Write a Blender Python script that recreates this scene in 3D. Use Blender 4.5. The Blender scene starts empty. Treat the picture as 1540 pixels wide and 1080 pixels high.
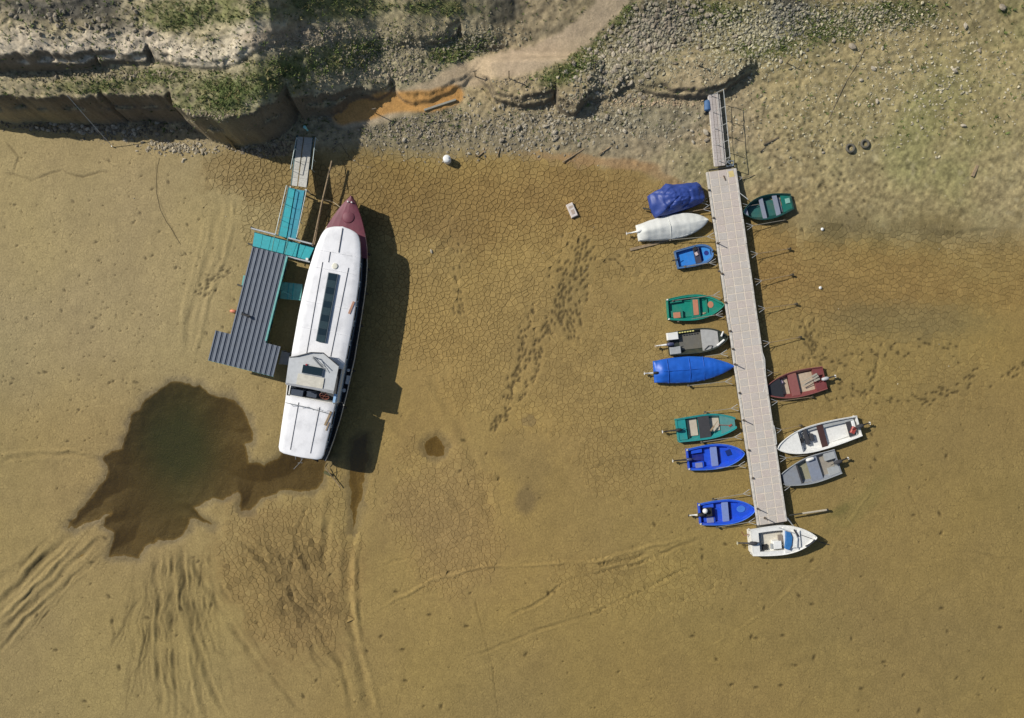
import bpy, math, random
import numpy as np
from mathutils import Vector, Matrix, geometry
random.seed(7); rng = np.random.default_rng(7)
PI = math.pi
S = bpy.context.scene; COL = S.collection
# ------------------------------------------------------------ camera, sky, sun, exposure
H = 41.0; PPM = 25.0                       # drone height (m), photograph pixels per metre of ground
cam = bpy.data.cameras.new('camera'); co = bpy.data.objects.new('camera', cam); COL.objects.link(co)
co.location = (0, 0, H); co.rotation_euler = (0, 0, 0)
cam.sensor_width = 36; cam.lens = 36 * H / (1540 / PPM); cam.clip_end = 3000; cam.clip_start = .5
S.camera = co
SUN_EL = math.radians(38); SDIR = Vector((-.91, .41, 0)).normalized()       # horizontal direction towards the sun
w = bpy.data.worlds.new('World'); S.world = w; w.use_nodes = True
nt = w.node_tree; sky = nt.nodes.new('ShaderNodeTexSky'); sky.sky_type = 'NISHITA'; sky.sun_disc = False
sky.sun_elevation = SUN_EL; sky.sun_rotation = math.atan2(SDIR.x, SDIR.y)
nt.links.new(sky.outputs[0], nt.nodes['Background'].inputs[0]); nt.nodes['Background'].inputs[1].default_value = .065
sl = bpy.data.lights.new('sun', 'SUN'); sl.energy = 4.0; sl.angle = math.radians(.5); sl.color = (1, .95, .87)
so = bpy.data.objects.new('sun', sl); COL.objects.link(so); so.location = (-30, 14, 40)
so.rotation_euler = Vector((SDIR.x * math.cos(SUN_EL), SDIR.y * math.cos(SUN_EL), math.sin(SUN_EL))).to_track_quat('Z', 'Y').to_euler()
S.view_settings.view_transform = 'Standard'; S.view_settings.look = 'None'; S.view_settings.exposure = .12
S.view_settings.gamma = 1; S.view_settings.use_curve_mapping = False

# ------------------------------------------------------------ helpers
def P(px, py, h=0.0):
    """place of a point of height h"""
    k = (H - h) / H / PPM
    return ((px - 770) * k, (540 - py) * k, h)
def tag(o, label=None, cat=None, group=None, kind=None):
    if label: o['label'] = label
    if cat: o['category'] = cat
    if group: o['group'] = group
    if kind: o['kind'] = kind
    return o
def empty(name, loc=(0, 0, 0), rz=0, label=None, cat=None, group=None):
    o = bpy.data.objects.new(name, None); COL.objects.link(o); o.location = loc; o.rotation_euler = (0, 0, rz)
    o.empty_display_size = .2
    return tag(o, label, cat, group)
MATS = {}
def mat(name, col, rough=.6, metal=0., var=.12, scale=6., bump=.0, spec=.5, dirt=None, dirt_amt=.35, dscale=1.6):
    if name in MATS: return MATS[name]
    m = bpy.data.materials.new(name); m.use_nodes = True; n = m.node_tree; b = n.nodes['Principled BSDF']
    b.inputs['Roughness'].default_value = rough; b.inputs['Metallic'].default_value = metal
    b.inputs['Specular IOR Level'].default_value = spec
    tc = n.nodes.new('ShaderNodeTexCoord'); geo = n.nodes.new('ShaderNodeNewGeometry')
    nz = n.nodes.new('ShaderNodeTexNoise'); nz.inputs['Scale'].default_value = scale; nz.inputs['Detail'].default_value = 5
    n.links.new(geo.outputs['Position'], nz.inputs['Vector'])
    mr = n.nodes.new('ShaderNodeMapRange'); mr.inputs[1].default_value = .3; mr.inputs[2].default_value = .7
    mr.inputs[3].default_value = 1 - var; mr.inputs[4].default_value = 1 + var
    n.links.new(nz.outputs[0], mr.inputs[0])
    mx = n.nodes.new('ShaderNodeMix'); mx.data_type = 'RGBA'; mx.blend_type = 'MULTIPLY'; mx.inputs[0].default_value = 1
    mx.inputs[6].default_value = (*col, 1); n.links.new(mr.outputs[0], mx.inputs[7]); out = mx.outputs[2]
    if dirt:
        n2 = n.nodes.new('ShaderNodeTexNoise'); n2.inputs['Scale'].default_value = dscale; n2.inputs['Detail'].default_value = 7
        n2.inputs['Roughness'].default_value = .65
        n.links.new(geo.outputs['Position'], n2.inputs['Vector'])
        m2 = n.nodes.new('ShaderNodeMapRange'); m2.inputs[1].default_value = .48; m2.inputs[2].default_value = .72
        m2.inputs[3].default_value = 0; m2.inputs[4].default_value = dirt_amt
        n.links.new(n2.outputs[0], m2.inputs[0])
        x2 = n.nodes.new('ShaderNodeMix'); x2.data_type = 'RGBA'; x2.inputs[7].default_value = (*dirt, 1)
        n.links.new(m2.outputs[0], x2.inputs[0]); n.links.new(out, x2.inputs[6]); out = x2.outputs[2]
    n.links.new(out, b.inputs['Base Color'])
    if bump:
        bp = n.nodes.new('ShaderNodeBump'); bp.inputs['Strength'].default_value = .6; bp.inputs['Distance'].default_value = bump
        n3 = n.nodes.new('ShaderNodeTexNoise'); n3.inputs['Scale'].default_value = scale * 1.3; n3.inputs['Detail'].default_value = 4
        n.links.new(geo.outputs['Position'], n3.inputs['Vector'])
        n.links.new(n3.outputs[0], bp.inputs['Height']); n.links.new(bp.outputs[0], b.inputs['Normal'])
    MATS[name] = m; return m
def mesh_obj(name, V, F, m, parent=None, smooth=False, **k):
    me = bpy.data.meshes.new(name); me.from_pydata([tuple(v) for v in V], [], F); me.update()
    if m: me.materials.append(m)
    if smooth: me.polygons.foreach_set('use_smooth', [True] * len(F))
    o = bpy.data.objects.new(name, me); COL.objects.link(o)
    if parent: o.parent = parent
    return tag(o, **k)
class MB:
    def __init__(s): s.V = []; s.F = []
    def add(s, V, F):
        n = len(s.V); s.V += [tuple(v) for v in V]; s.F += [tuple(i + n for i in f) for f in F]; return s
    def box(s, c, d, rz=0, ry=0):
        V = [(x * d[0] / 2, y * d[1] / 2, z * d[2] / 2) for x in (-1, 1) for y in (-1, 1) for z in (-1, 1)]
        R = Matrix.Rotation(rz, 3, 'Z') @ Matrix.Rotation(ry, 3, 'Y')
        V = [R @ Vector(v) + Vector(c) for v in V]
        return s.add(V, [(0, 1, 3, 2), (4, 6, 7, 5), (0, 4, 5, 1), (2, 3, 7, 6), (0, 2, 6, 4), (1, 5, 7, 3)])
    def bbox(s, c, d, rz=0, b=.02):
        """box with bevelled upper edges"""
        x, y, z = d[0] / 2, d[1] / 2, d[2] / 2; V = []
        for (u, v, t) in ((x, y, -z), (x, y, z - b), (x - b, y - b, z)):
            V += [(-u, -v, t), (u, -v, t), (u, v, t), (-u, v, t)]
        R = Matrix.Rotation(rz, 3, 'Z'); V = [R @ Vector(q) + Vector(c) for q in V]
        F = [(3, 2, 1, 0), (8, 9, 10, 11)]
        for k in (0, 4): F += [(k + i, k + (i + 1) % 4, k + 4 + (i + 1) % 4, k + 4 + i) for i in range(4)]
        return s.add(V, F)
    def tube(s, pts, r, n=6, cap=True):
        pts = [Vector(p) for p in pts]; rr = r if isinstance(r, (list, tuple)) else [r] * len(pts); V = []; F = []
        for i, p in enumerate(pts):
            d = (pts[min(i + 1, len(pts) - 1)] - pts[max(i - 1, 0)]).normalized()
            a = d.orthogonal().normalized() if abs(d.z) > .95 else d.cross(Vector((0, 0, 1))).normalized(); b = d.cross(a)
            V += [p + (a * math.cos(t) + b * math.sin(t)) * rr[i] for t in [2 * PI * j / n for j in range(n)]]
        for i in range(len(pts) - 1):
            F += [(i * n + j, (i + 1) * n + j, (i + 1) * n + (j + 1) % n, i * n + (j + 1) % n) for j in range(n)]
        if cap: F += [tuple(range(n)), tuple(range((len(pts) - 1) * n + n - 1, (len(pts) - 1) * n - 1, -1))]
        return s.add(V, F)
    def prism(s, pts, z0, z1):
        n = len(pts); f = lambda z, p: z(p) if callable(z) else z
        V = [(p[0], p[1], f(z0, p)) for p in pts] + [(p[0], p[1], f(z1, p)) for p in pts]
        F = [tuple(range(n - 1, -1, -1)), tuple(range(n, 2 * n))] + [(i, (i + 1) % n, n + (i + 1) % n, n + i) for i in range(n)]
        return s.add(V, F)
    def loft(s, rings, closed=True, cap=True):
        n = len(rings[0]); V = [v for r in rings for v in r]; F = []
        for i in range(len(rings) - 1):
            for j in range(n if closed else n - 1):
                F.append((i * n + j, i * n + (j + 1) % n, (i + 1) * n + (j + 1) % n, (i + 1) * n + j))
        if cap: F += [tuple(range(n - 1, -1, -1)), tuple((len(rings) - 1) * n + j for j in range(n))]
        return s.add(V, F)
    def torus(s, c, R, r, n=20, k=8):
        V = []; F = []
        for i in range(n):
            for j in range(k):
                a = 2 * PI * i / n; b = 2 * PI * j / k
                V.append((c[0] + (R + r * math.cos(b)) * math.cos(a), c[1] + (R + r * math.cos(b)) * math.sin(a), c[2] + r * math.sin(b)))
                F.append((i * k + j, ((i + 1) % n) * k + j, ((i + 1) % n) * k + (j + 1) % k, i * k + (j + 1) % k))
        return s.add(V, F)
    def build(s, name, m, parent=None, smooth=False, **k): return mesh_obj(name, s.V, s.F, m, parent, smooth, **k)

# ------------------------------------------------------------ numpy noise
TAB = rng.random((256, 256)).astype(np.float32)
def vnoise(x, y, sc, off=0):
    x = x / sc + off * 17.37 + 1000; y = y / sc + off * 9.71 + 1000
    xi = np.floor(x).astype(int); yi = np.floor(y).astype(int); fx = x - xi; fy = y - yi
    fx = fx * fx * (3 - 2 * fx); fy = fy * fy * (3 - 2 * fy)
    a = TAB[xi & 255, yi & 255]; b = TAB[(xi + 1) & 255, yi & 255]; c = TAB[xi & 255, (yi + 1) & 255]; d = TAB[(xi + 1) & 255, (yi + 1) & 255]
    return (a * (1 - fx) + b * fx) * (1 - fy) + (c * (1 - fx) + d * fx) * fy
def fbm(x, y, sc, o=4, off=0, g=.5):
    t = 0; a = 1; s = 0
    for i in range(o):
        t = t + a * vnoise(x * math.cos(i) - y * math.sin(i), x * math.sin(i) + y * math.cos(i), sc / 2 ** i, off + i * 3.1); s += a; a *= g
    return t / s * 2 - 1           # -1..1
def sst(a, b, x): t = np.clip((x - a) / (b - a), 0, 1); return t * t * (3 - 2 * t)

# ------------------------------------------------------------ terrain grid
ST = .07
cx = np.arange(-33.6, 33.6 + ST / 2, ST); cy = np.arange(-23.8, 25.2 + ST / 2, ST)
ext = np.cumsum(.12 * 1.26 ** np.arange(30))
gxs = np.concatenate([cx[0] - ext[::-1], cx, cx[-1] + ext]); gys = np.concatenate([cy[0] - ext[::-1], cy, cy[-1] + ext])
X, Y = np.meshgrid(gxs, gys)                               # rows = y
gx = 770 + PPM * X; gy = 540 - PPM * Y
wob = fbm(X, Y, 2.2, 4, 1)
def G(pts, h):                                             # rim points -> ground coordinates
    k = (H - h) / H; a = np.array([(770 + (x - 770) * k, 540 + (y - 540) * k) for x, y in pts]); return a[np.argsort(a[:, 0], kind='stable')]
def polyd(px, py, pts, gx=gx, gy=gy):
    """distance (m) to a polyline and parameter along, over the whole grid"""
    best = np.full(gx.shape, 1e9); par = np.zeros(gx.shape); n = len(pts) - 1
    for i in range(n):
        (x0, y0), (x1, y1) = pts[i], pts[i + 1]; dx, dy = x1 - x0, y1 - y0; L2 = dx * dx + dy * dy + 1e-9
        t = np.clip(((gx - x0) * dx + (gy - y0) * dy) / L2, 0, 1)
        d = np.hypot(gx - x0 - t * dx, gy - y0 - t * dy); m = d < best
        best = np.where(m, d, best); par = np.where(m, (i + t) / n, par)
    return best / PPM, par
def sub(pts, pad):
    xs = [p[0] for p in pts]; ys = [p[1] for p in pts]
    c0, c1 = np.searchsorted(gxs, [(min(xs) - pad - 770) / PPM, (max(xs) + pad - 770) / PPM])
    r0, r1 = np.searchsorted(gys, [(540 - max(ys) - pad) / PPM, (540 - min(ys) + pad) / PPM])
    return (slice(max(r0, 0), r1 + 1), slice(max(c0, 0), c1 + 1))
# shore slope
ys = np.interp(gx, [-300, 0, 380, 440, 480, 600, 760, 900, 1000, 1200, 1540, 2200], [150, 195, 235, 240, 238, 236, 236, 250, 285, 335, 360, 380])
kk = np.interp(gx, [0, 380, 450, 560, 700, 900, 1540], [.03, .03, .30, .26, .17, .17, .14])
s_ = (ys - gy) / PPM + wob * .4
ramp = (np.sqrt(s_ * s_ + .6) + s_) / 2
ramp = np.where(s_ < -3, ramp * 0 , ramp - 0) * sst(-3, .5, s_)
Z = kk * np.minimum(ramp, 60)
# cliffs: (rim points in the picture, their height, step heights along x, width)
rA = [(-600, 140), (-200, 150), (0, 154), (52, 157), (104, 156), (148, 157), (152, 148), (156, 154), (182, 153), (250, 157), (259, 148), (263, 170), (286, 184), (310, 190), (338, 193), (364, 190), (400, 180), (420, 166), (434, 143), (440, 157), (458, 151), (497, 146), (515, 131), (536, 125), (562, 128), (577, 120), (583, 110), (590, 121), (600, 130), (614, 134), (640, 130), (666, 117), (692, 104), (718, 80), (760, 40)]
rB = [(-600, 85), (0, 92), (40, 94), (80, 94), (120, 90), (134, 83), (136, 78), (140, 85), (212, 86), (217, 68), (224, 82), (255, 90), (290, 96), (310, 98), (350, 94), (395, 76), (440, 50), (480, 30)]
rC = [(716, 112), (735, 128), (745, 148), (780, 157), (820, 155), (833, 146), (835, 137), (838, 160), (850, 168), (866, 168), (884, 148), (905, 146), (925, 142), (944, 128), (955, 134), (985, 143), (1010, 147), (1060, 148), (1084, 144), (1110, 124), (1125, 114)]
rD = [(575, 50), (600, 58), (630, 60), (655, 56), (684, 42), (690, 32), (696, 48), (735, 56), (765, 50)]
def cliff(r, h, hx, hh, wd, no, comp=0, cw=0):
    g = G(r, h); yr = np.interp(gx, g[:, 0], g[:, 1]); xs_ = np.arange(-700, 1700, 20); v_ = np.interp(xs_, g[:, 0], g[:, 1]); v_ = np.convolve(np.pad(v_, 4, 'edge'), np.ones(9) / 9, 'valid'); amp = np.interp(gx, hx, hh)
    d = (yr - gy) / PPM + fbm(X, Y, .9, 4, no) * .16
    # rounded lip: steep face, then a short shoulder
    d2 = d - .22 - .28 * np.clip(fbm(X, Y, .7, 4, no + 7) + .3, 0, 1)
    return amp * (.55 * sst(-wd, wd * .5, d) + .39 * sst(-wd, wd * .5, d2) + .06 * sst(0, .9, d2)) + np.clip(comp - amp, 0, 9) * cw * sst(0, 5.5, (np.interp(gx, xs_, v_) - gy) / PPM), d
cA, dA = cliff(rA, 2.9, [-90, -12, 250, 380, 425, 480, 540, 580, 640, 700, 730], [.3, 3.0, 3.1, 3.6, 3.4, 1.9, 1.0, .42, .32, .25, 0], .15, 11, np.interp(gx, [500, 780], [3.0, 1.3]), .3)
cB, dB = cliff(rB, 4.2, [0, 130, 230, 300, 380, 440, 480], [1.6, 1.4, .8, .55, .45, .25, 0], .14, 12, 1.6, .5)
cC, dC = cliff(rC, .9, [705, 740, 800, 880, 905, 940, 960, 1000, 1080, 1105, 1130], [0, .6, .8, .8, .35, .5, .5, .7, .8, .7, 0], .14, 13)
cD, dD = cliff(rD, 2.5, [570, 620, 690, 740, 775], [0, .5, .5, .45, 0], .12, 14)
Z = Z + cA + cB + cC * sst(90, 112, gy) + cC * 0 + cD * sst(10, 30, gy) * .8
Z = Z - cC * 0
# behind cliff C the step melts into the slope
bank = sst(0, 1.2, s_ + wob * .2)                            # 1 on the bank
# eroded ledges in the top corner
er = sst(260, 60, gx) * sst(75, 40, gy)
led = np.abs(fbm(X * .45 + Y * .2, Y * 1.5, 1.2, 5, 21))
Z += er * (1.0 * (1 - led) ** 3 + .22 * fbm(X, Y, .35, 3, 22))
# general lumps, smoothed where the path runs
k = H / (H - Z); PTH = [(950, -40), (915, 10), (880, 45), (840, 72), (790, 92), (730, 102), (690, 118), (650, 140), (590, 158), (520, 175)]
p0 = sst(1.1, .5, polyd(0, 0, PTH, 770 + (gx - 770) * k, 540 + (gy - 540) * k)[0]); lump = 1 - .88 * p0
Z += lump * bank * (.07 * fbm(X, Y, .8, 4, 30) + .05 * fbm(X, Y, .25, 3, 31) + .10 * sst(700, 400, gx) * (1 - np.abs(fbm(X * .6, Y * 1.3, .7, 4, 33))) ** 4) * np.interp(gx, [300, 450, 1150, 1300], [.9, 1.25, 1.1, .5])
Z += .035 * fbm(X, Y, 3.5, 3, 40) + .010 * fbm(X, Y, .35, 3, 41)
# px,py of every vertex once raised
k = H / (H - Z); PXm = 770 + (gx - 770) * k; PYm = 540 + (gy - 540) * k
inside = (PXm > -120) & (PXm < 1660)

# grooves, ridges, ruts in the mud: (points, width m, depth m (neg = ridge), colour factor)
GR = [([(560, 920), (650, 872), (720, 853), (820, 848), (900, 843), (985, 820), (1062, 803)], .13, -.05, 1.06),
      ([(760, 930), (800, 912), (838, 885), (870, 866), (960, 848), (1020, 822), (1066, 806)], .12, .055, .9),
      ([(900, 848), (945, 842), (975, 832)], .16, .06, .8),
      ([(700, 992), (800, 950), (900, 920), (960, 890), (1020, 862), (1090, 832)], .13, .045, .94),
      ([(1040, 985), (1100, 955), (1160, 915), (1200, 875), (1245, 836)], .12, -.015, 1.05),
      ([(1245, 836), (1290, 770), (1310, 735)], .12, -.015, 1.06),
      ([(0, 694), (70, 684), (120, 684), (160, 692)], .2, .08, .9), ([(0, 684), (70, 676), (150, 684)], .15, -.05, 1.05),
      ([(0, 908), (40, 868), (90, 815), (130, 770), (165, 722)], .3, .13, .72), ([(0, 930), (60, 872), (115, 818)], .2, -.09, 1.15),
      ([(0, 952), (60, 896), (120, 838), (170, 790)], .22, .08, .85), ([(0, 980), (40, 930), (100, 880), (190, 800)], .18, .06, .9),
      ([(0, 870), (60, 830)], .3, .05, .9),
      ([(228, 830), (240, 900), (236, 980), (246, 1090)], .2, .06, .82), ([(258, 820), (258, 900), (262, 1000), (268, 1090)], .16, .05, .88),
      ([(240, 815), (250, 900), (250, 1000)], .16, -.05, 1.08), ([(270, 812), (276, 880), (292, 950), (314, 1020), (345, 1090)], .22, .07, .75),
      ([(262, 830), (268, 900), (285, 980), (300, 1090)], .16, -.05, 1.06),
      ([(284, 835), (310, 880), (340, 930), (380, 990), (430, 1040), (470, 1090)], .22, .06, .84), ([(300, 830), (345, 890), (395, 960), (450, 1010)], .14, -.035, 1.04),
      ([(345, 800), (400, 850), (440, 895), (480, 950), (515, 1000), (535, 1090)], .24, .07, .84), ([(352, 790), (410, 838), (455, 885), (500, 940), (540, 1010)], .16, -.04, 1.05),
      ([(470, 740), (450, 790), (440, 830), (436, 880)], .16, .05, .85), ([(500, 740), (492, 800), (486, 860)], .3, .07, .8),
      ([(420, 790), (470, 870), (510, 930)], .16, .04, .9),
      ([(549, 690), (540, 780), (531, 860), (533, 940), (552, 1010), (575, 1090)], .25, -.06, 1.1), ([(526, 760), (522, 850), (520, 920), (545, 1010), (560, 1090)], .4, .08, .92),
      ([(352, 295), (345, 350), (330, 410), (312, 450), (298, 510), (285, 560)], .2, -.035, 1.06), ([(330, 300), (318, 370), (300, 430), (285, 480), (278, 540)], .26, .04, .92), ([(310, 330), (290, 410), (270, 490)], .16, -.02, 1.05),
      ([(0, 258), (25, 262), (48, 273), (72, 262), (95, 256), (125, 268), (150, 258), (175, 256)], .09, .05, .6), ([(10, 215), (30, 235), (20, 262)], .1, .05, .7), ([(238, 235), (236, 290), (255, 335), (272, 370)], .05, .03, .75),
      ([(640, 560), (690, 640), (720, 720), (755, 830)], .4, .04, .93), ([(560, 600), (650, 700), (690, 760), (740, 800)], .35, .03, .95),
      ([(730, 960), (742, 1010), (750, 1090)], .06, .04, .72), ([(715, 900), (730, 960)], .06, .03, .8), ([(885, 706), (930, 690), (1020, 688)], .1, .03, .88),
      ([(560, 440), (640, 400), (700, 340)], .3, .03, .95), ([(1210, 270), (1380, 250), (1560, 238)], .25, .03, .93), ([(1100, 130), (1300, 105), (1540, 60)], .3, .05, .92), ([(1130, 105), (1330, 80), (1540, 40)], .22, -.05, 1.04),
      ([(1220, 340), (1380, 352), (1560, 345)], .2, .04, .85), ([(1335, 660), (1385, 780), (1440, 830), (1560, 845)], .08, .025, .9), ([(540, 860), (640, 830), (760, 790)], .12, .02, .95)]
gcol = np.ones(X.shape)
for q in range(120):                                       # fine drainage lines fanning out below the puddle
    x0 = random.uniform(205, 470); a_ = (x0 - 300) / 420 + random.gauss(0, .05); y0 = 835 - max(0, x0 - 300) * .45 + random.uniform(-10, 60); ln = random.uniform(60, 260); P_ = []
    for t_ in range(7): P_.append((x0 + math.sin(a_) * ln * t_ / 6 + random.gauss(0, 2.0), y0 + math.cos(a_) * ln * t_ / 6)); a_ += random.gauss(0.02, .05)
    GR.append((P_, random.uniform(.05, .17), random.uniform(.006, .022), random.uniform(.72, .95)))
for q in range(26):
    x0 = random.uniform(0, 150); y0 = 940 - x0 * .95 + random.uniform(-60, 70); ln = random.uniform(50, 150); a_ = math.radians(-48 + random.gauss(0, 5)); GR.append(([(x0 + math.cos(a_) * ln * t_ / 4 + random.gauss(0, 1.5), y0 + math.sin(a_) * ln * t_ / 4 + random.gauss(0, 1.5)) for t_ in range(5)], random.uniform(.05, .1), random.uniform(.01, .035), random.uniform(.75, .95)))
for q in range(70):
    x0 = random.uniform(0, 1500); y0 = random.uniform(300, 1080); ln = random.uniform(25, 130); a_ = random.gauss(.25 if x0 > 560 else 1.4, .6); GR.append(([(x0 + math.cos(a_ + .1 * t_) * ln * t_ / 4, y0 - math.sin(a_ + .1 * t_) * ln * t_ / 4) for t_ in range(5)], random.uniform(.04, .07), random.uniform(.006, .016), random.uniform(.82, .97)))
for pts, wd, dp, cf in GR:
    sl_ = sub(pts, 60); xx = X[sl_]; yy = Y[sl_]
    d, t = polyd(0, 0, pts, PXm[sl_] + 4 * fbm(xx, yy, 1.1, 3, 51), PYm[sl_] + 4 * fbm(xx, yy, 1.1, 3, 52))
    fade = sst(0, .12, t + .03) * sst(1.0, .8, t - .02) * (.25 + 1.3 * vnoise(xx, yy, .8, 53)); wd = wd * .72; dp = dp * .78
    g = np.exp(-(d / wd) ** 2); side = np.exp(-((d - wd * 1.7) / (wd * .7)) ** 2)
    Z[sl_] -= fade * dp * (g - .4 * side); gcol[sl_] *= 1 + (cf - 1) * g * fade
# the far ground where nothing else stands stays flat
# footprints: trails
FP = []
def trail(pts, n, spread):
    for i in range(n):
        t = random.random() * (len(pts) - 1); a = int(t); f = t - a
        x = pts[a][0] * (1 - f) + pts[a + 1][0] * f + random.gauss(0, spread); y = pts[a][1] * (1 - f) + pts[a + 1][1] * f + random.gauss(0, spread)
        FP.append((x, y, math.atan2(pts[a + 1][1] - pts[a][1], pts[a + 1][0] - pts[a][0]), random.uniform(.078, .10)))
trail([(886, 362), (868, 395), (852, 430), (848, 470), (858, 505)], 150, 13)
trail([(850, 430), (825, 480), (800, 530), (775, 575), (762, 610), (742, 645)], 90, 4)
trail([(806, 455), (790, 500), (782, 540), (768, 580)], 55, 4); trail([(850, 460), (815, 520), (805, 560), (780, 605), (745, 640)], 55, 3)
trail([(683, 320), (682, 370), (688, 420), (692, 475)], 32, 5); trail([(895, 385), (930, 395), (965, 412)], 16, 4)
trail([(1218, 478), (1208, 505), (1225, 540), (1300, 535), (1378, 517), (1450, 530)], 60, 8)
trail([(1215, 500), (1222, 520), (1248, 545)], 24, 6); trail([(1262, 582), (1300, 598), (1390, 602), (1440, 580), (1470, 560)], 60, 6)
trail([(1300, 600), (1315, 560), (1330, 520)], 20, 8); trail([(1500, 580), (1530, 555), (1545, 540)], 12, 6); trail([(1200, 230), (1300, 320)], 60, 34); trail([(1150, 190), (1260, 240)], 40, 22)
trail([(345, 405), (320, 420), (305, 440)], 26, 5); trail([(1230, 580), (1250, 600), (1330, 690)], 25, 8); trail([(1040, 230), (1200, 190), (1290, 150)], 30, 25)
for i in range(420): FP.append((random.uniform(0, 1540), random.uniform(300, 1075), random.random() * 3, random.uniform(.03, .05)))
for i in range(260): FP.append((random.uniform(0, 400), random.uniform(230, 700), random.random() * 3, random.uniform(.03, .05)))
for i in range(90): FP.append((random.uniform(20, 1520), random.uniform(640, 1070), random.random() * 3, random.uniform(.05, .13)))
for i in range(60): FP.append((random.uniform(0, 370), random.uniform(230, 620), random.random() * 3, random.uniform(.05, .1)))
for x, y in ((1505, 944), (1417, 915), (1027, 901), (1042, 957), (1137, 960), (1178, 956), (1197, 1001), (1138, 1034), (1175, 1031), (1296, 1036), (646, 925), (702, 942), (606, 977), (610, 1024), (596, 890), (1222, 909), (1330, 996), (205, 575), (68, 560), (138, 846), (84, 978)):
    FP.append((x, y, 0, .11))
wet = np.zeros(X.shape); fdep = np.zeros(X.shape); tmask = np.zeros(X.shape)
for (x, y, a, r) in FP:
    rr = .6 * PPM; sl_ = sub([(x, y)], rr); dx = (PXm[sl_] - x) / PPM; dy = (PYm[sl_] - y) / PPM
    u = dx * math.cos(a) + dy * math.sin(a); v = -dx * math.sin(a) + dy * math.cos(a)
    e = np.sqrt((u / (r * 1.4)) ** 2 + (v / (r * .7)) ** 2); g = np.exp(-e ** 3 * .9)
    fdep[sl_] = np.maximum(fdep[sl_], g)
    if r > .0779 and r < .101: tmask[sl_] = np.maximum(tmask[sl_], np.exp(-((dx * dx + dy * dy) / .11) ** 1.5)); wet[sl_] = np.maximum(wet[sl_], .3 * g)

Z -= .06 * fdep; gcol *= 1 - .62 * fdep
# puddles ------------------------------------------------------
WZ = -.07
def poly_sd(poly, pad=90):
    sl_ = sub(poly, pad); xx = X[sl_]; yy = Y[sl_]
    a = gx[sl_] + 7.5 * fbm(xx, yy, .8, 5, 61); b = gy[sl_] + 7.5 * fbm(xx, yy, .8, 5, 62)
    d, _ = polyd(0, 0, poly + [poly[0]], a, b); ins = np.zeros(a.shape, bool); n = len(poly)
    for i in range(n):
        (x0, y0), (x1, y1) = poly[i], poly[(i + 1) % n]
        if y0 == y1: continue
        c = ((y0 > b) != (y1 > b)) & (a < (x1 - x0) * (b - y0) / (y1 - y0) + x0); ins ^= c
    return sl_, np.where(ins, d, -d)
main = [(270, 572), (300, 580), (320, 597), (350, 597), (370, 625), (382, 650), (380, 665), (367, 673), (373, 695), (400, 702), (418, 690), (440, 660), (500, 660), (500, 690), (486, 700), (484, 725), (465, 738), (425, 740), (395, 750), (380, 765), (365, 768), (357, 742), (345, 748), (330, 752), (318, 750), (305, 760), (290, 765), (300, 775), (320, 790), (312, 788), (285, 780), (280, 800), (265, 810), (240, 810), (220, 820), (208, 840), (192, 838), (164, 838), (172, 800), (155, 790), (165, 770), (145, 780), (112, 795), (102, 792), (130, 755), (160, 710), (155, 690), (180, 675), (200, 625), (220, 597), (250, 577)]
trench = [(524, 690), (531, 664), (550, 650), (553, 690), (546, 730), (539, 765), (533, 800), (529, 765), (526, 735)]
small = [(638, 668), (646, 658), (656, 655), (664, 662), (670, 672), (666, 684), (652, 686), (640, 684)]
pud = np.zeros(X.shape); pgreen = np.zeros(X.shape)
for poly, dep, sc in ((main, .3, 1.6), (trench, .06, .5), (small, .06, .6)):
    sl_, sd = poly_sd(poly)
    tgt = np.where(sd > 0, WZ - dep * np.tanh(sd / sc), WZ + .10 * (1 - np.exp(sd / .9)))
    Z[sl_] = np.where(sd > -1.8, tgt * sst(-1.8, -.1, sd) + Z[sl_] * (1 - sst(-1.8, -.1, sd)), Z[sl_])
    m = sst(-.06, .14, sd) * (1 if poly is main else .62); pud[sl_] = np.maximum(pud[sl_], m); wet[sl_] = np.maximum(wet[sl_], sst(-.65, .0, sd + .2 * fbm(X[sl_], Y[sl_], .5, 3, 63)))
pgreen = np.exp(-(((gx - 262) / 60) ** 2 + ((gy - 665) / 95) ** 2)) * (1 + .3 * wob)
# hollow the big boat lies in
k = H / (H - Z); PXm = 770 + (gx - 770) * k; PYm = 540 + (gy - 540) * k

# ------------------------------------------------------------ colours of the ground
n1 = fbm(X, Y, 6, 5, 70); n2 = fbm(X, Y, 1.5, 5, 71); n3 = fbm(X, Y, .4, 4, 72); n4 = fbm(X, Y, 12, 3, 73)
C = np.zeros(X.shape + (3,)); C[:] = (.305, .219, .080)
def mixc(col, m):
    m = np.clip(m, 0, 1)[..., None]; C[:] = C * (1 - m) + np.array(col) * m
def blob(x, y, rx, ry, rot=0, nz=.35):
    a = math.radians(rot); dx = PXm - x; dy = PYm - y; u = (dx * math.cos(a) + dy * math.sin(a)) / rx; v = (-dx * math.sin(a) + dy * math.cos(a)) / ry
    return sst(1.25, .45, np.sqrt(u * u + v * v) + nz * n2 + .2 * n3)
mixc((.36, .29, .145), sst(620, 260, PXm) * sst(760, 480, PYm) * .9)
mixc((.33, .25, .108), sst(560, 300, PXm) * sst(560, 700, PYm) * .7)
mixc((.258, .185, .064), sst(900, 1600, PXm + .8 * PYm - 300 + 120 * n4) * .75)
mixc((.33, .225, .08), blob(600, 560, 130, 190) * .5)
for a in ((700, 310, 190, 75, 0), (420, 270, 120, 45, 8), (900, 300, 110, 60, 15), (560, 280, 90, 60, 0)): mixc((.235, .150, .052), blob(*a) * .55)
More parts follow.
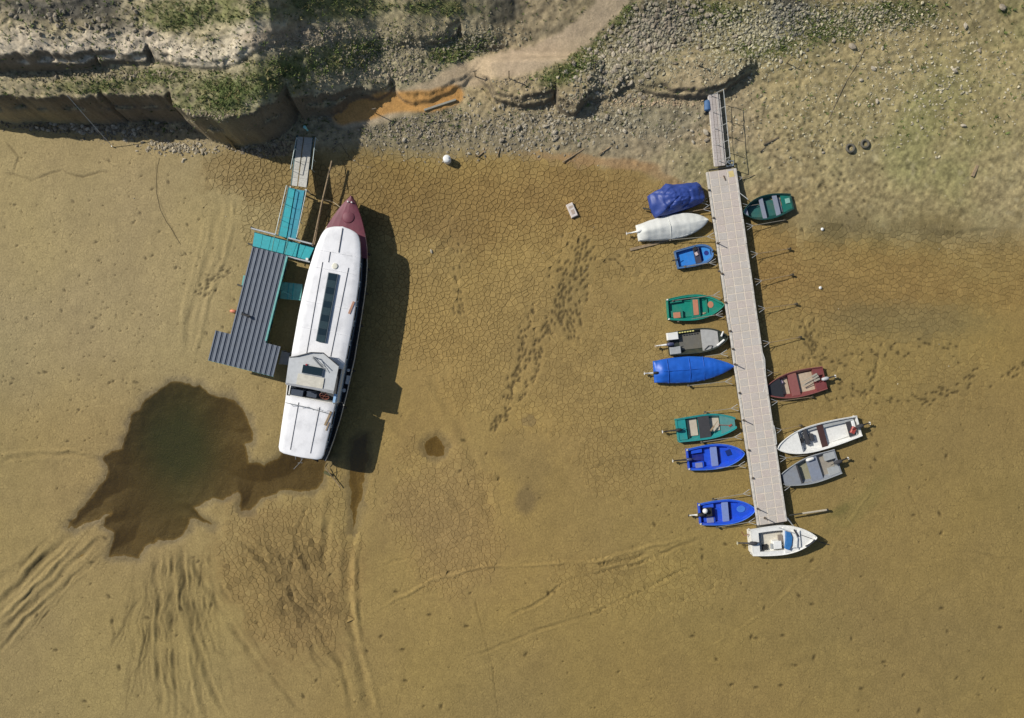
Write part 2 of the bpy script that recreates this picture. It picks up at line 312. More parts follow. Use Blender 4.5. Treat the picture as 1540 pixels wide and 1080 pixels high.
mixc((.27, .17, .058), blob(1160, 395, 60, 75, 0) * .4); mixc((.25, .15, .05), blob(1290, 430, 170, 60, 0) * .4); mixc((.235, .15, .05), blob(1450, 455, 120, 40) * .35)
mixc((.27, .17, .065), blob(430, 860, 110, 150, -25) * .5); mixc((.30, .20, .09), blob(680, 780, 90, 140, -20) * .3)
mixc((.19, .155, .065), blob(1390, 332, 230, 42, 2) * .7); mixc((.15, .12, .055), blob(1330, 345, 150, 16, 3) * .45); mixc((.19, .15, .065), blob(1380, 480, 150, 30) * .6)
mixc((.20, .16, .07), blob(1250, 340, 60, 25) * .5)
mixc((.15, .11, .055), blob(790, 755, 18, 24) * .6); mixc((.16, .12, .06), blob(795, 632, 16, 12) * .6); mixc((.2, .15, .07), blob(790, 690, 40, 60) * .35)
mixc((.22, .18, .06), blob(1290, 760, 60, 22, -40) * .5); mixc((.15, .13, .04), blob(1262, 768, 22, 8, -30) * .6)
mixc((.18, .145, .06), blob(860, 440, 26, 70, 18) * .25)
# bank
rw = sst(1080, 1200, PXm); R = sst(0, 1.0, s_ + .6 * n2) * (1 - rw) + rw * sst(-1.6, 5.0, s_ + 1.4 * n2 + .6 * n3)
mixc((.355, .29, .17), R * .95)
mixc((.36, .295, .138), R * rw * .85)
mixc((.25, .235, .10), R * sst(1050, 1250, PXm) * sst(-.1, .5, n1 + .5 * n2) * .75); mixc((.22, .19, .085), R * rw * sst(.25, .6, fbm(X, Y, .5, 4, 81)) * .45); mixc((.43, .37, .21), R * rw * sst(.3, .65, fbm(X, Y, .4, 3, 82)) * .6)
mixc((.24, .205, .13), blob(640, 190, 160, 50, 5) * .9); mixc((.25, .215, .14), blob(860, 200, 150, 45, 3) * .85); mixc((.24, .22, .14), blob(1000, 175, 90, 30) * .7)
mixc((.27, .25, .12), blob(1080, 250, 90, 40) * .7)
mixc((.36, .23, .11), blob(900, 243, 110, 9, 6) * .75); mixc((.34, .22, .10), blob(990, 262, 60, 8, 25) * .6)
mixc((.18, .165, .09), blob(960, 70, 90, 70, -30) * .8); mixc((.22, .20, .10), blob(1150, 50, 120, 60) * .7)
mixc((.085, .085, .07), blob(1185, 12, 40, 26) * .85); mixc((.085, .085, .065), blob(745, 15, 48, 30) * .8); mixc((.09, .085, .06), blob(985, 20, 38, 30, -30) * .6); mixc((.09, .085, .06), blob(815, 50, 50, 14, -20) * .5)
# upper bank, pale rim and grey gully
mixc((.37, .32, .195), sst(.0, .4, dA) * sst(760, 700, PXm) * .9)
rimB = sst(-.1, .1, dB) * sst(2.0, .8, dB + .6 * n2) * sst(450, 360, PXm)
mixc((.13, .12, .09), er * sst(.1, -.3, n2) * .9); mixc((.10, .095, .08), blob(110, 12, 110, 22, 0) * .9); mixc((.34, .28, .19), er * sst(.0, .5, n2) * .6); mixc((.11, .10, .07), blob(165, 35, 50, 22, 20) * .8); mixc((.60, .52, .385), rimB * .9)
# vegetation masks
veg = np.zeros(X.shape)
for a in ((330, 145, 90, 40, -8), (420, 115, 90, 35, -22), (520, 85, 90, 26, -12), (260, 25, 60, 26, 0), (350, 15, 90, 22, 0), (480, 10, 130, 20, 0), (150, 130, 80, 12, 0), (240, 115, 70, 14, 0), (880, 75, 45, 26, -40), (930, 20, 26, 26, -40), (660, 12, 60, 14), (690, 75, 60, 20, -15), (1150, 70, 60, 18), (1340, 20, 80, 22), (1240, 40, 70, 28), (1060, 20, 60, 22), (850, 110, 50, 20, -20), (1510, 15, 12, 8)):
    veg = np.maximum(veg, blob(*a, .45) if len(a) == 5 else blob(*a, 0, .45))
veg *= sst(-.02, .1, dA * (PXm < 700) + (PXm >= 700)) * sst(.02, -.12, -np.abs(dB) + .1 * 0 - .0) ** 0
veg = veg * (1 - sst(.3, .8, rimB)); mixc((.16, .17, .06), veg * sst(-.9, .1, n3 + .5 * n2) * .85); mixc((.07, .105, .025), veg * sst(.0, .5, n2 + .4 * n3) * .8)
# path and the orange washed sand
pd, _ = polyd(0, 0, [(950, -40), (915, 10), (880, 45), (840, 72), (790, 92), (730, 102), (690, 118), (650, 140), (590, 158), (520, 175)], PXm + 5 * n2 * 1.0, PYm + 5 * n3)
path = sst(.95, .6, pd + .15 * n2); veg *= 1 - path; mixc((.48, .38, .25), path * .95)
orange = sst(.8, .5, polyd(0, 0, [(515, 172), (550, 164), (580, 154), (615, 152), (650, 152), (682, 143)], PXm, PYm)[0] + .12 * n2); mixc((.56, .30, .095), orange * .95); path = np.maximum(path, orange)
mixc((.33, .25, .17), blob(560, 55, 140, 30, -15) * .0 + blob(430, 55, 70, 18, -5) * .6)
# faces of the cliffs
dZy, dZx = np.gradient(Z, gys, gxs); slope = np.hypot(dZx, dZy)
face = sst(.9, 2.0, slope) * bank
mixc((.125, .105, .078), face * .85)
C *= (1 + .10 * n1 + .09 * n2 + .10 * n3)[..., None] * (1 + bank * (1 - face) * (.5 - .4 * path) * fbm(X, Y, .18, 2, 75))[..., None] * (1 + .3 * face * fbm(X * .25, Z * 3, .5, 3, 76))[..., None] * gcol[..., None]
C[..., 0] *= 1 + .05 * n4; C[..., 2] *= 1 - .1 * n1
C *= (1 - .35 * sst(.2, 1, wet) * (1 - pud))[..., None]
mixc((.085, .060, .020), pud * .96); mixc((.030, .040, .007), pud * np.clip(pgreen * 1.3, 0, 1))
# crack zones
M = np.zeros(X.shape)
for a, s in (((680, 310, 330, 100, 0), 1.), ((420, 270, 110, 50, 8), 1.), ((900, 330, 170, 90, 20), .9), ((700, 450, 220, 130, 0), .72), ((950, 620, 110, 160, 0), .6), ((1290, 430, 200, 130, 0), .85), ((1450, 400, 160, 90, 0), .8),
             ((1320, 360, 220, 60, 0), .7), ((430, 850, 110, 170, -20), .4), ((670, 780, 110, 160, -15), .34), ((830, 560, 200, 110, 0), .5), ((1330, 560, 200, 90, 0), .55), ((520, 700, 60, 200, 0), .3), ((960, 880, 160, 60, 0), .45), ((1130, 330, 60, 60), .6)):
    M = np.maximum(M, s * (blob(*a, .3) if len(a) == 5 else blob(*a, 0, .3)))
M *= (1 - sst(-.1, .6, s_ + .3 * n2)) * (1 - sst(.0, .3, pud)) * (1 - sst(.1, .4, wet) * .5)
M = np.clip(M * (.9 + .35 * n2), 0, 1) * (1 - .95 * sst(.08, .4, fdep)) * (1 - .97 * tmask)
Ctop = C.copy()
C *= (1 - .27 * sst(.22, .9, M))[..., None]
C = np.clip(C, .004, .8); Ctop = np.clip(Ctop, .004, .8)
Z = Z - .012 * sst(.2, .5, M)

def lookup(A, x, y):
    """bilinear sample of a grid array in the fine core"""
    i = np.clip(np.interp(x, gxs, np.arange(len(gxs))), 0, len(gxs) - 2); j = np.clip(np.interp(y, gys, np.arange(len(gys))), 0, len(gys) - 2)
    i0 = np.floor(i).astype(int); j0 = np.floor(j).astype(int); fi = i - i0; fj = j - j0
    if A.ndim == 3: fi = fi[..., None]; fj = fj[..., None]
    return (A[j0, i0] * (1 - fi) + A[j0, i0 + 1] * fi) * (1 - fj) + (A[j0 + 1, i0] * (1 - fi) + A[j0 + 1, i0 + 1] * fi) * fj
def zat(x, y): return float(lookup(Z, np.array([x]), np.array([y]))[0])
def ground(px, py, it=3):
    """point of the ground seen at px,py"""
    z = 0
    for _ in range(it): x, y, _z = P(px, py, z); z = zat(x, y)
    return x, y, z

def ground_material(name, cracks=True):
    m = bpy.data.materials.new(name); m.use_nodes = True; n = m.node_tree; L = n.links.new; b = n.nodes['Principled BSDF']
    at = n.nodes.new('ShaderNodeVertexColor'); at.layer_name = 'Col'; wa = n.nodes.new('ShaderNodeAttribute'); wa.attribute_name = 'Wet'
    geo = n.nodes.new('ShaderNodeNewGeometry')
    def noise(sc, det=4, r=.5):
        q = n.nodes.new('ShaderNodeTexNoise'); q.inputs['Scale'].default_value = sc; q.inputs['Detail'].default_value = det; q.inputs['Roughness'].default_value = r
        L(geo.outputs['Position'], q.inputs['Vector']); return q
    def mr(src, a, b_, c, d):
        q = n.nodes.new('ShaderNodeMapRange'); q.inputs[1].default_value = a; q.inputs[2].default_value = b_; q.inputs[3].default_value = c; q.inputs[4].default_value = d
        L(src, q.inputs[0]); return q.outputs[0]
    def mul(col, f):
        q = n.nodes.new('ShaderNodeMix'); q.data_type = 'RGBA'; q.blend_type = 'MULTIPLY'; q.inputs[0].default_value = 1; L(col, q.inputs[6]); L(f, q.inputs[7]); return q.outputs[2]
    n_f = noise(9, 6, .65); n_g = noise(38, 3, .6); n_m = noise(2.2, 5, .6)
    c = mul(at.outputs['Color'], mr(n_f.outputs[0], .3, .7, .80, 1.20)); c = mul(c, mr(n_g.outputs[0], .3, .7, .84, 1.16)); c = mul(c, mr(n_m.outputs[0], .3, .7, .92, 1.08))
    h = n.nodes.new('ShaderNodeMath'); h.operation = 'MULTIPLY_ADD'; L(n_f.outputs[0], h.inputs[0]); h.inputs[1].default_value = 1.6; L(n_g.outputs[0], h.inputs[2]); hh = h.outputs[0]
    if cracks:
        dn = n.nodes.new('ShaderNodeVectorMath'); dn.operation = 'MULTIPLY_ADD'; L(n_m.outputs['Color'], dn.inputs[0]); dn.inputs[1].default_value = (.35, .35, 0); L(geo.outputs['Position'], dn.inputs[2])
        flat = n.nodes.new('ShaderNodeVectorMath'); flat.operation = 'MULTIPLY'; flat.inputs[1].default_value = (1, 1, 0); L(dn.outputs[0], flat.inputs[0])
        v = n.nodes.new('ShaderNodeTexVoronoi'); v.feature = 'DISTANCE_TO_EDGE'; v.inputs['Scale'].default_value = 3.1; L(flat.outputs[0], v.inputs['Vector'])
        ln = mr(v.outputs['Distance'], 0, .07, 1, 0); ca = n.nodes.new('ShaderNodeAttribute'); ca.attribute_name = 'Crack'
        mm = n.nodes.new('ShaderNodeMath'); mm.operation = 'MULTIPLY'; L(ln, mm.inputs[0]); L(ca.outputs['Fac'], mm.inputs[1])
        mk = n.nodes.new('ShaderNodeMath'); mk.operation = 'MULTIPLY'; L(mm.outputs[0], mk.inputs[0]); L(mr(n_m.outputs[0], .4, .62, 0, 1), mk.inputs[1])
        c = mul(c, mr(mk.outputs[0], 0, 1, 1, .45))
        h2 = n.nodes.new('ShaderNodeMath'); h2.operation = 'MULTIPLY_ADD'; L(mk.outputs[0], h2.inputs[0]); h2.inputs[1].default_value = -1.5; L(hh, h2.inputs[2]); hh = h2.outputs[0]
    L(c, b.inputs['Base Color']); L(mr(wa.outputs['Fac'], 0, 1, .92, .45), b.inputs['Roughness']); b.inputs['Specular IOR Level'].default_value = .25
    bp = n.nodes.new('ShaderNodeBump'); bp.inputs['Strength'].default_value = .55; bp.inputs['Distance'].default_value = .03; L(hh, bp.inputs['Height']); L(bp.outputs[0], b.inputs['Normal'])
    return m
GM = ground_material('dried mud and bank soil')
def np_mesh(name, V, F, m, col=None, smooth=True, attrs={}, parent=None, **k):
    me = bpy.data.meshes.new(name); V = np.asarray(V, np.float32); F = np.asarray(F, np.int32); nv = F.shape[1]
    me.vertices.add(len(V)); me.vertices.foreach_set('co', V.ravel()); me.loops.add(F.size); me.loops.foreach_set('vertex_index', F.ravel())
    me.polygons.add(len(F)); me.polygons.foreach_set('loop_start', np.arange(0, F.size, nv, dtype=np.int32)); me.polygons.foreach_set('loop_total', np.full(len(F), nv, np.int32))
    me.polygons.foreach_set('use_smooth', np.full(len(F), smooth)); me.update(calc_edges=True)
    if col is not None:
        ca = me.color_attributes.new('Col', 'FLOAT_COLOR', 'POINT'); c4 = np.ones((len(V), 4), np.float32); c4[:, :3] = col; ca.data.foreach_set('color', c4.ravel())
    for a, val in attrs.items():
        at = me.attributes.new(a, 'FLOAT', 'POINT'); at.data.foreach_set('value', np.asarray(val, np.float32).ravel())
    me.materials.append(m); o = bpy.data.objects.new(name, me); COL.objects.link(o); o.parent = parent; return tag(o, **k)
ny, nx = X.shape; idx = np.arange(nx * ny).reshape(ny, nx)
Fq = np.stack([idx[:-1, :-1], idx[:-1, 1:], idx[1:, 1:], idx[1:, :-1]], -1).reshape(-1, 4)
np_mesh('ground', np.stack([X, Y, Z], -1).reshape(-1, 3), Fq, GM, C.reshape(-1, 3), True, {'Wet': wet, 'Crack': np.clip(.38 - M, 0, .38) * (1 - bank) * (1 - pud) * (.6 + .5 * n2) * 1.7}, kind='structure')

# water
wm = bpy.data.materials.new('muddy puddle water'); wm.use_nodes = True; n = wm.node_tree; n.nodes.remove(n.nodes['Principled BSDF'])
tr = n.nodes.new('ShaderNodeBsdfTransparent'); tr.inputs[0].default_value = (.86, .78, .55, 1); gl = n.nodes.new('ShaderNodeBsdfGlossy'); gl.inputs['Roughness'].default_value = .06
mxs = n.nodes.new('ShaderNodeMixShader'); bpn = n.nodes.new('ShaderNodeBump'); bpn.inputs['Strength'].default_value = .1; nzz = n.nodes.new('ShaderNodeTexNoise'); nzz.inputs['Scale'].default_value = 5
n.links.new(nzz.outputs[0], bpn.inputs['Height']); n.links.new(bpn.outputs[0], gl.inputs['Normal'])
mxs.inputs[0].default_value = .05; n.links.new(tr.outputs[0], mxs.inputs[1]); n.links.new(gl.outputs[0], mxs.inputs[2]); n.links.new(mxs.outputs[0], n.nodes['Material Output'].inputs[0])
for poly in (main, trench, small):
    xs = [p[0] for p in poly]; yy_ = [p[1] for p in poly]; a = P(min(xs) - 8, max(yy_) + 8); b = P(max(xs) + 8, min(yy_) - 8)
    mesh_obj('water', [(a[0], a[1], WZ), (b[0], a[1], WZ), (b[0], b[1], WZ), (a[0], b[1], WZ)], [(0, 1, 2, 3)], wm, kind='structure')

# ------------------------------------------------------------ mud plates between the drying cracks
pts = []; SP = .29
for j in range(int(40 / SP)):
    for i in range(int(66 / SP)):
        x = -33 + (i + .5 * (j & 1)) * SP + random.uniform(-.16, .16); y = -23 + j * SP * .92 + random.uniform(-.155, .155)
        if random.random() > .13: pts.append((x, y))
pa = np.array(pts); mval = lookup(M, pa[:, 0], pa[:, 1]); near = mval > .1; pa = pa[near]
vv, ee, ff, *_ = geometry.delaunay_2d_cdt([Vector(p) for p in pa.tolist()], [], [], 0, 1e-5, False)
vv = np.array([tuple(v) for v in vv]); T = np.array([f for f in ff]); A_, B_, C_ = vv[T[:, 0]], vv[T[:, 1]], vv[T[:, 2]]
D_ = 2 * (A_[:, 0] * (B_[:, 1] - C_[:, 1]) + B_[:, 0] * (C_[:, 1] - A_[:, 1]) + C_[:, 0] * (A_[:, 1] - B_[:, 1])) + 1e-12
a2, b2, c2 = (A_ ** 2).sum(1), (B_ ** 2).sum(1), (C_ ** 2).sum(1)
cc = np.stack([(a2 * (B_[:, 1] - C_[:, 1]) + b2 * (C_[:, 1] - A_[:, 1]) + c2 * (A_[:, 1] - B_[:, 1])) / D_, (a2 * (C_[:, 0] - B_[:, 0]) + b2 * (A_[:, 0] - C_[:, 0]) + c2 * (B_[:, 0] - A_[:, 0])) / D_], 1)
fan = [[] for _ in range(len(vv))]
for t, f in enumerate(T):
    for q in f: fan[q].append(t)
cells = []
mv = lookup(M, vv[:, 0], vv[:, 1]); colv = lookup(Ctop, vv[:, 0], vv[:, 1])
for q in range(len(vv)):
    if mv[q] < .2 or len(fan[q]) < 4: continue
    ring = cc[fan[q]]; d = ring - vv[q]
    if np.abs(d).max() > SP * 1.7: continue
    ring = ring[np.argsort(np.arctan2(d[:, 1], d[:, 0]))]; cells.append((q, ring))
PV = []; PF = []; PC = []
for q, ring in cells:
    m_ = min(1, max(0, (mv[q] - .15) / .6)); c = ring.mean(0); g = .004 + .011 * m_ * random.uniform(.6, 1.4); r = ring - c; l = np.hypot(r[:, 0], r[:, 1]) + 1e-6
    top = c + r * np.clip(1 - (g + .02) / l, .3, 1)[:, None]; bot = c + r * np.clip(1 - g / l, .3, 1)[:, None]
    n_ = len(ring); b0 = len(PV); z = random.uniform(.005, .011) * (.5 + .8 * m_)
    tilt = np.array([random.gauss(0, .018), random.gauss(0, .018)]) * m_
    PV += [(x, y, -.02, 0) for x, y in bot] + [(x, y, z + float(np.dot(tilt, (x - c[0], y - c[1]))), 1) for x, y in top] + [(c[0], c[1], z - random.uniform(0, .009) * m_, 1)]
    for i in range(n_):
        j = (i + 1) % n_; PF += [(b0 + i, b0 + j, b0 + n_ + j), (b0 + i, b0 + n_ + j, b0 + n_ + i), (b0 + n_ + i, b0 + n_ + j, b0 + 2 * n_)]
    cv = colv[q] * (1.04 + random.uniform(-.07, .07)); PC += [cv * .86] * n_ + [cv] * (n_ + 1)
PV = np.array(PV); base = lookup(Z, PV[:, 0], PV[:, 1]) + .012
np_mesh('dried_mud_plates', np.stack([PV[:, 0], PV[:, 1], PV[:, 2] + base], 1), PF, ground_material('mud plate', False), np.array(PC), False, {'Wet': np.zeros(len(PV))}, kind='stuff',
        label='cracked plates of dried brown mud over the lake bed', cat='mud')
print('plates', len(cells), 'tris', len(PF))

# ------------------------------------------------------------ stones
def ico():
    t = (1 + 5 ** .5) / 2; V = np.array([(-1, t, 0), (1, t, 0), (-1, -t, 0), (1, -t, 0), (0, -1, t), (0, 1, t), (0, -1, -t), (0, 1, -t), (t, 0, -1), (t, 0, 1), (-t, 0, -1), (-t, 0, 1)], float)
    V /= np.linalg.norm(V[0]); F = np.array([(0, 11, 5), (0, 5, 1), (0, 1, 7), (0, 7, 10), (0, 10, 11), (1, 5, 9), (5, 11, 4), (11, 10, 2), (10, 7, 6), (7, 1, 8), (3, 9, 4), (3, 4, 2), (3, 2, 6), (3, 6, 8), (3, 8, 9), (4, 9, 5), (2, 4, 11), (6, 2, 10), (8, 6, 7), (9, 8, 1)]); return V, F
IV, IF = ico()
def stone_shape():
    V = IV * rng.uniform(.58, 1.28, (12, 1)) * np.array([1, rng.uniform(.5, 1), rng.uniform(.4, .75)]); return V
SM = [mat('pale limestone', (.42, .37, .28), .9, var=.25, scale=9, bump=.02), mat('grey stone', (.31, .265, .195), .9, var=.25, scale=9, bump=.02), mat('dark stone', (.19, .16, .115), .9, var=.25, scale=9, bump=.02), mat('white stone', (.62, .58, .50), .85, var=.1)]
# density fields: (cx, cy, rx, ry, rot, count, size range, tint)
SF = [(620, 195, 130, 40, 4, 2300, (.022, .075), (.27, .235, .175)), (800, 195, 110, 38, 0, 1500, (.022, .095), (.31, .275, .205)), (930, 185, 110, 35, 0, 850, (.022, .09), (.31, .28, .20)),
      (940, 90, 100, 55, -25, 2900, (.03, .11), (.29, .26, .175)), (1000, 40, 70, 40, -20, 1700, (.04, .12), (.24, .22, .16)), (1120, 55, 90, 50, 0, 2200, (.03, .10), (.36, .33, .22)), (1290, 30, 120, 32, 0, 1500, (.03, .09), (.38, .34, .23)),
      (1180, 30, 50, 36, 0, 700, (.04, .10), (.2, .19, .15)), (600, 75, 110, 30, -10, 1500, (.025, .07), (.3, .26, .18)), (720, 60, 60, 25, 0, 700, (.03, .08), (.28, .25, .17)), (480, 55, 110, 22, -8, 900, (.025, .06), (.33, .28, .2)),
      (270, 222, 60, 10, 4, 420, (.03, .10), (.36, .31, .22)), (160, 198, 90, 14, 6, 500, (.025, .07), (.25, .22, .17)), (760, 120, 60, 16, 0, 260, (.03, .07), (.33, .27, .18)), (1400, 120, 180, 100, 0, 1500, (.02, .075), (.4, .36, .25)),
      (1220, 170, 160, 80, 0, 900, (.02, .07), (.38, .34, .22)), (1060, 210, 110, 50, 0, 300, (.02, .06), (.38, .33, .23)), (1080, 105, 60, 25, 0, 350, (.03, .08), (.37, .33, .22)), (250, 70, 170, 10, 0, 220, (.02, .06), (.4, .35, .27)), (330, 190, 90, 16, 10, 220, (.02, .06), (.3, .27, .2)),
      (780, 380, 420, 110, 0, 60, (.02, .05), (.42, .36, .25)), (1380, 400, 150, 180, 0, 50, (.02, .045), (.4, .35, .25))]
SF += [(120, 185, 150, 18, 4, 900, (.03, .12), (.20, .165, .11)), (380, 208, 70, 16, 5, 500, (.03, .10), (.22, .18, .12)), (150, 112, 170, 10, 0, 500, (.03, .10), (.26, .22, .14)), (120, 30, 130, 34, 0, 300, (.03, .13), (.21, .19, .14)), (300, 80, 120, 20, 0, 150, (.02, .07), (.42, .36, .26)), (520, 120, 110, 30, -12, 450, (.025, .08), (.30, .26, .18)), (330, 175, 90, 10, 4, 300, (.03, .08), (.30, .25, .17)), (600, 110, 60, 14, 0, 300, (.03, .08), (.32, .27, .19)), (900, 150, 160, 12, 0, 600, (.03, .09), (.30, .25, .17)), (980, 155, 90, 8, 0, 200, (.03, .08), (.40, .30, .19))]
stones = []
for (x, y, rx, ry, rot, nn, (s0, s1), tint) in SF:
    a = math.radians(rot)
    for _ in range(nn):
        u, v = rng.normal(0, .5, 2); px = x + (u * rx * math.cos(a) - v * ry * math.sin(a)); py = y + (u * rx * math.sin(a) + v * ry * math.cos(a))
        s = s0 + (s1 - s0) * 1.35 * rng.random() ** 4
        stones.append((px, py, s * 1.15, np.array(tint) * rng.uniform(.6, 1.5)))
sx = np.array([s[0] for s in stones]); sy = np.array([s[1] for s in stones])
Zx = np.zeros(len(sx))
for _ in range(4): kx = (H - Zx) / H / PPM; wx = (sx - 770) * kx; wy = (540 - sy) * kx; Zx = lookup(Z, wx, wy)
onp = lookup(path, wx, wy); onf = lookup(face, wx, wy); keep = (onp < .3) & (onf < .8) & (sy > -60)
order = np.argsort([-s[2] for s in stones]); order = [i for i in order if keep[i]]
def zone(x, y, k_, s):
    tint = {0: 'pale', 3: 'off white', 6: 'pale', 8: 'cream', 4: 'dark'}.get(k_, 'grey'); size = 'big ' if s > .15 else ('small ' if s < .118 else '')
    if y > 165 and x < 450: w_, g_ = 'in the shade below the high bank', 'stones under the high bank'
    elif y > 262: w_, g_ = 'lying loose on the cracked mud', 'stones on the cracked mud'
    elif x < 560 and y > 150: w_, g_ = 'beside the shaded head of the turquoise gangway', 'stones near the turquoise gangway'
    elif x < 720 and y > 150: w_, g_ = 'in the fine rubble between the orange sand and the white drum', 'stones below the orange sand'
    elif x < 850 and y > 150: w_, g_ = 'in the rubble right below the low earth step', 'stones below the low earth step'
    elif x < 1060 and y > 150: w_, g_ = 'in the gravel strip running up to the pier ramp', 'stones in the gravel by the ramp'
    elif x < 560: w_, g_ = 'on the grassy bank top above the gangway', 'stones on the grassy bank top'
    elif x < 800: w_, g_ = 'on the upper bank where the dirt path comes down', 'stones on the upper bank by the path'
    elif x < 920: w_, g_ = 'among weeds hugging the dirt path', 'stones in the weeds by the path'
    elif x < 1060 and y < 60: w_, g_ = 'in the dark rubble patch at the top of the slope', 'stones in the dark rubble patch'
    elif x < 1060: w_, g_ = 'on the slope just above the low earth step', 'stones above the low earth step'
    elif x < 1150: w_, g_ = 'in the pale rubble uphill of the pier ramp', 'stones uphill of the ramp'
    elif x < 1260: w_, g_ = 'in the weedy rubble beyond the ramp head', 'stones in the weedy rubble'
    else: w_, g_ = 'on the open tan slope beyond the pier', 'stones on the open slope'
    return '%s%s stone %s' % (size, tint, w_), '%s %s' % (tint, g_)
protos = []
for k_ in range(9):
    V = stone_shape(); me = bpy.data.meshes.new('stone'); me.from_pydata([tuple(v) for v in V], [], [tuple(f) for f in IF.tolist()]); me.materials.append(SM[(0, 1, 1, 0, 2, 1, 0, 1, 0)[k_]]); protos.append(me)
big = [i for i in order if 0 < sx[i] < 1540 and 4 < sy[i] < 460][:280]; bigset = set(big)
for i in big:
    k_ = random.randrange(9) if sy[i] > 60 or sx[i] > 1060 else random.choice((1, 2, 4, 5, 7)); o = bpy.data.objects.new('stone', protos[k_]); COL.objects.link(o); s = stones[i][2] * 1.1; o.scale = (s, s, s)
    o.location = (wx[i], wy[i], Zx[i] + s * .1); o.rotation_euler = (random.uniform(-.3, .3), random.uniform(-.3, .3), random.random() * 6.3)
    lb, gp = zone(sx[i], sy[i], k_, s); tag(o, lb, 'stone', gp)
rest = [i for i in order if i not in bigset]; shapes = [stone_shape() for _ in range(24)]
SV = []; SC = []; nS = len(rest)
for i in rest:
    a = random.random() * 6.3; ca_, sa_ = math.cos(a), math.sin(a); V = shapes[random.randrange(24)] * stones[i][2]
    SV.append(np.stack([V[:, 0] * ca_ - V[:, 1] * sa_ + wx[i], V[:, 0] * sa_ + V[:, 1] * ca_ + wy[i], V[:, 2] + Zx[i] + stones[i][2] * .06], 1)); SC.append(np.tile(stones[i][3], (12, 1)))
vcm = bpy.data.materials.new('rubble stone'); vcm.use_nodes = True; n = vcm.node_tree; at = n.nodes.new('ShaderNodeVertexColor'); at.layer_name = 'Col'
n.links.new(at.outputs[0], n.nodes['Principled BSDF'].inputs['Base Color']); n.nodes['Principled BSDF'].inputs['Roughness'].default_value = .95
np_mesh('rubble', np.concatenate(SV), (IF[None] + (np.arange(nS) * 12)[:, None, None]).reshape(-1, 3), vcm, np.concatenate(SC), False, kind='stuff', label='loose grey and tan rubble strewn over the bank', cat='rubble')
print('stones', nS)
# grass ------------------------------------------------------------
cand = np.stack([rng.uniform(-33, 33, 260000), rng.uniform(13, 24.5, 260000)], 1); vg = lookup(veg, cand[:, 0], cand[:, 1]); gpx = 770 + cand[:, 0] * PPM
vz = lookup(n2, cand[:, 0], cand[:, 1]); sel = rng.random(len(cand)) < np.clip(vg * (.30 + .6 * vz), 0, 1) * .75
extra = (rng.random(len(cand)) < .012 + .03 * (cand[:, 0] < -3)) & (lookup(bank, cand[:, 0], cand[:, 1]) > .8) & (lookup(path, cand[:, 0], cand[:, 1]) < .1)
cand = cand[sel | extra][:42000]; gz = lookup(Z, cand[:, 0], cand[:, 1]); GV = []; GC = []; nb = 4
for (x, y), z in zip(cand, gz):
    s = rng.uniform(.035, .105) * (1.6 if rng.random() < .08 else 1); c0 = np.array((.10, .135, .03)) * rng.uniform(.5, 1.5) if rng.random() < .75 else np.array((.26, .23, .09)) * rng.uniform(.7, 1.2)
    for b_ in range(nb):
        a = rng.random() * 6.3; l = s * rng.uniform(.8, 1.7); dx, dy = math.cos(a), math.sin(a); w_ = s * .32
        GV += [(x - dy * w_, y + dx * w_, z - .01), (x + dy * w_, y - dx * w_, z - .01), (x + dx * l, y + dy * l, z + s * rng.uniform(.5, 1.3))]; GC += [c0 * .8, c0 * .8, c0 * 1.15]
gmt = bpy.data.materials.new('grass blade'); gmt.use_nodes = True; n = gmt.node_tree; at = n.nodes.new('ShaderNodeVertexColor'); at.layer_name = 'Col'
n.links.new(at.outputs[0], n.nodes['Principled BSDF'].inputs['Base Color']); n.nodes['Principled BSDF'].inputs['Roughness'].default_value = .8
np_mesh('grass', GV, np.arange(len(GV)).reshape(-1, 3), gmt, np.array(GC), False, kind='stuff', label='short green grass and weeds on the eroded bank', cat='grass')
print('grass', len(cand))
# ------------------------------------------------------------ the passenger boat
def mc(n, c, **k): return mat(n, c, **k)
WHITE_ROOF = mc('weathered white roof paint', (.83, .83, .84), rough=.45, var=.05, scale=1.1, bump=.03, dirt=(.56, .56, .57), dirt_amt=.6, dscale=1.5)
MAROON = mc('faded maroon deck paint', (.175, .045, .065), rough=.6, var=.15, scale=2, dirt=(.22, .10, .10), dirt_amt=.5)
HULLDARK = mc('dark blue hull paint', (.018, .024, .035), rough=.4, dirt=(.12, .10, .06), dirt_amt=.5)
DECKG = mc('dark grey side deck', (.06, .065, .07), rough=.7, var=.2)
GLASS = bpy.data.materials.new('dark window glass'); GLASS.use_nodes = True; b_ = GLASS.node_tree.nodes['Principled BSDF']
b_.inputs['Base Color'].default_value = (.015, .03, .04, 1); b_.inputs['Roughness'].default_value = .12
STEEL = mc('galvanised steel', (.5, .5, .48), rough=.4, metal=.6); WHITE = mc('white paint', (.80, .80, .77), rough=.4, var=.05, dirt=(.5, .45, .33), dirt_amt=.35, dscale=3)
BLACK = mc('black rubber', (.02, .02, .02), rough=.7); ROPE = mc('weathered rope', (.36, .30, .2), rough=.95)
WOOD = mc('weathered timber', (.30, .22, .13), rough=.85, var=.25, scale=9, dirt=(.2, .16, .1)); PALEWOOD = mc('pale plywood', (.50, .40, .29), rough=.8, var=.15, scale=7, dirt=(.3, .24, .16), dirt_amt=.5)
DARKGREY = mc('dark grey felt', (.045, .045, .05), rough=.9); GREYP = mc('light grey paint', (.47, .49, .50), rough=.5, dirt=(.3, .29, .25))
boat = empty('passenger_boat', (-12.1, -5.68, 0), math.radians(79.5), 'long white-roofed excursion boat with maroon bow stranded beside the landing stage', 'excursion boat')
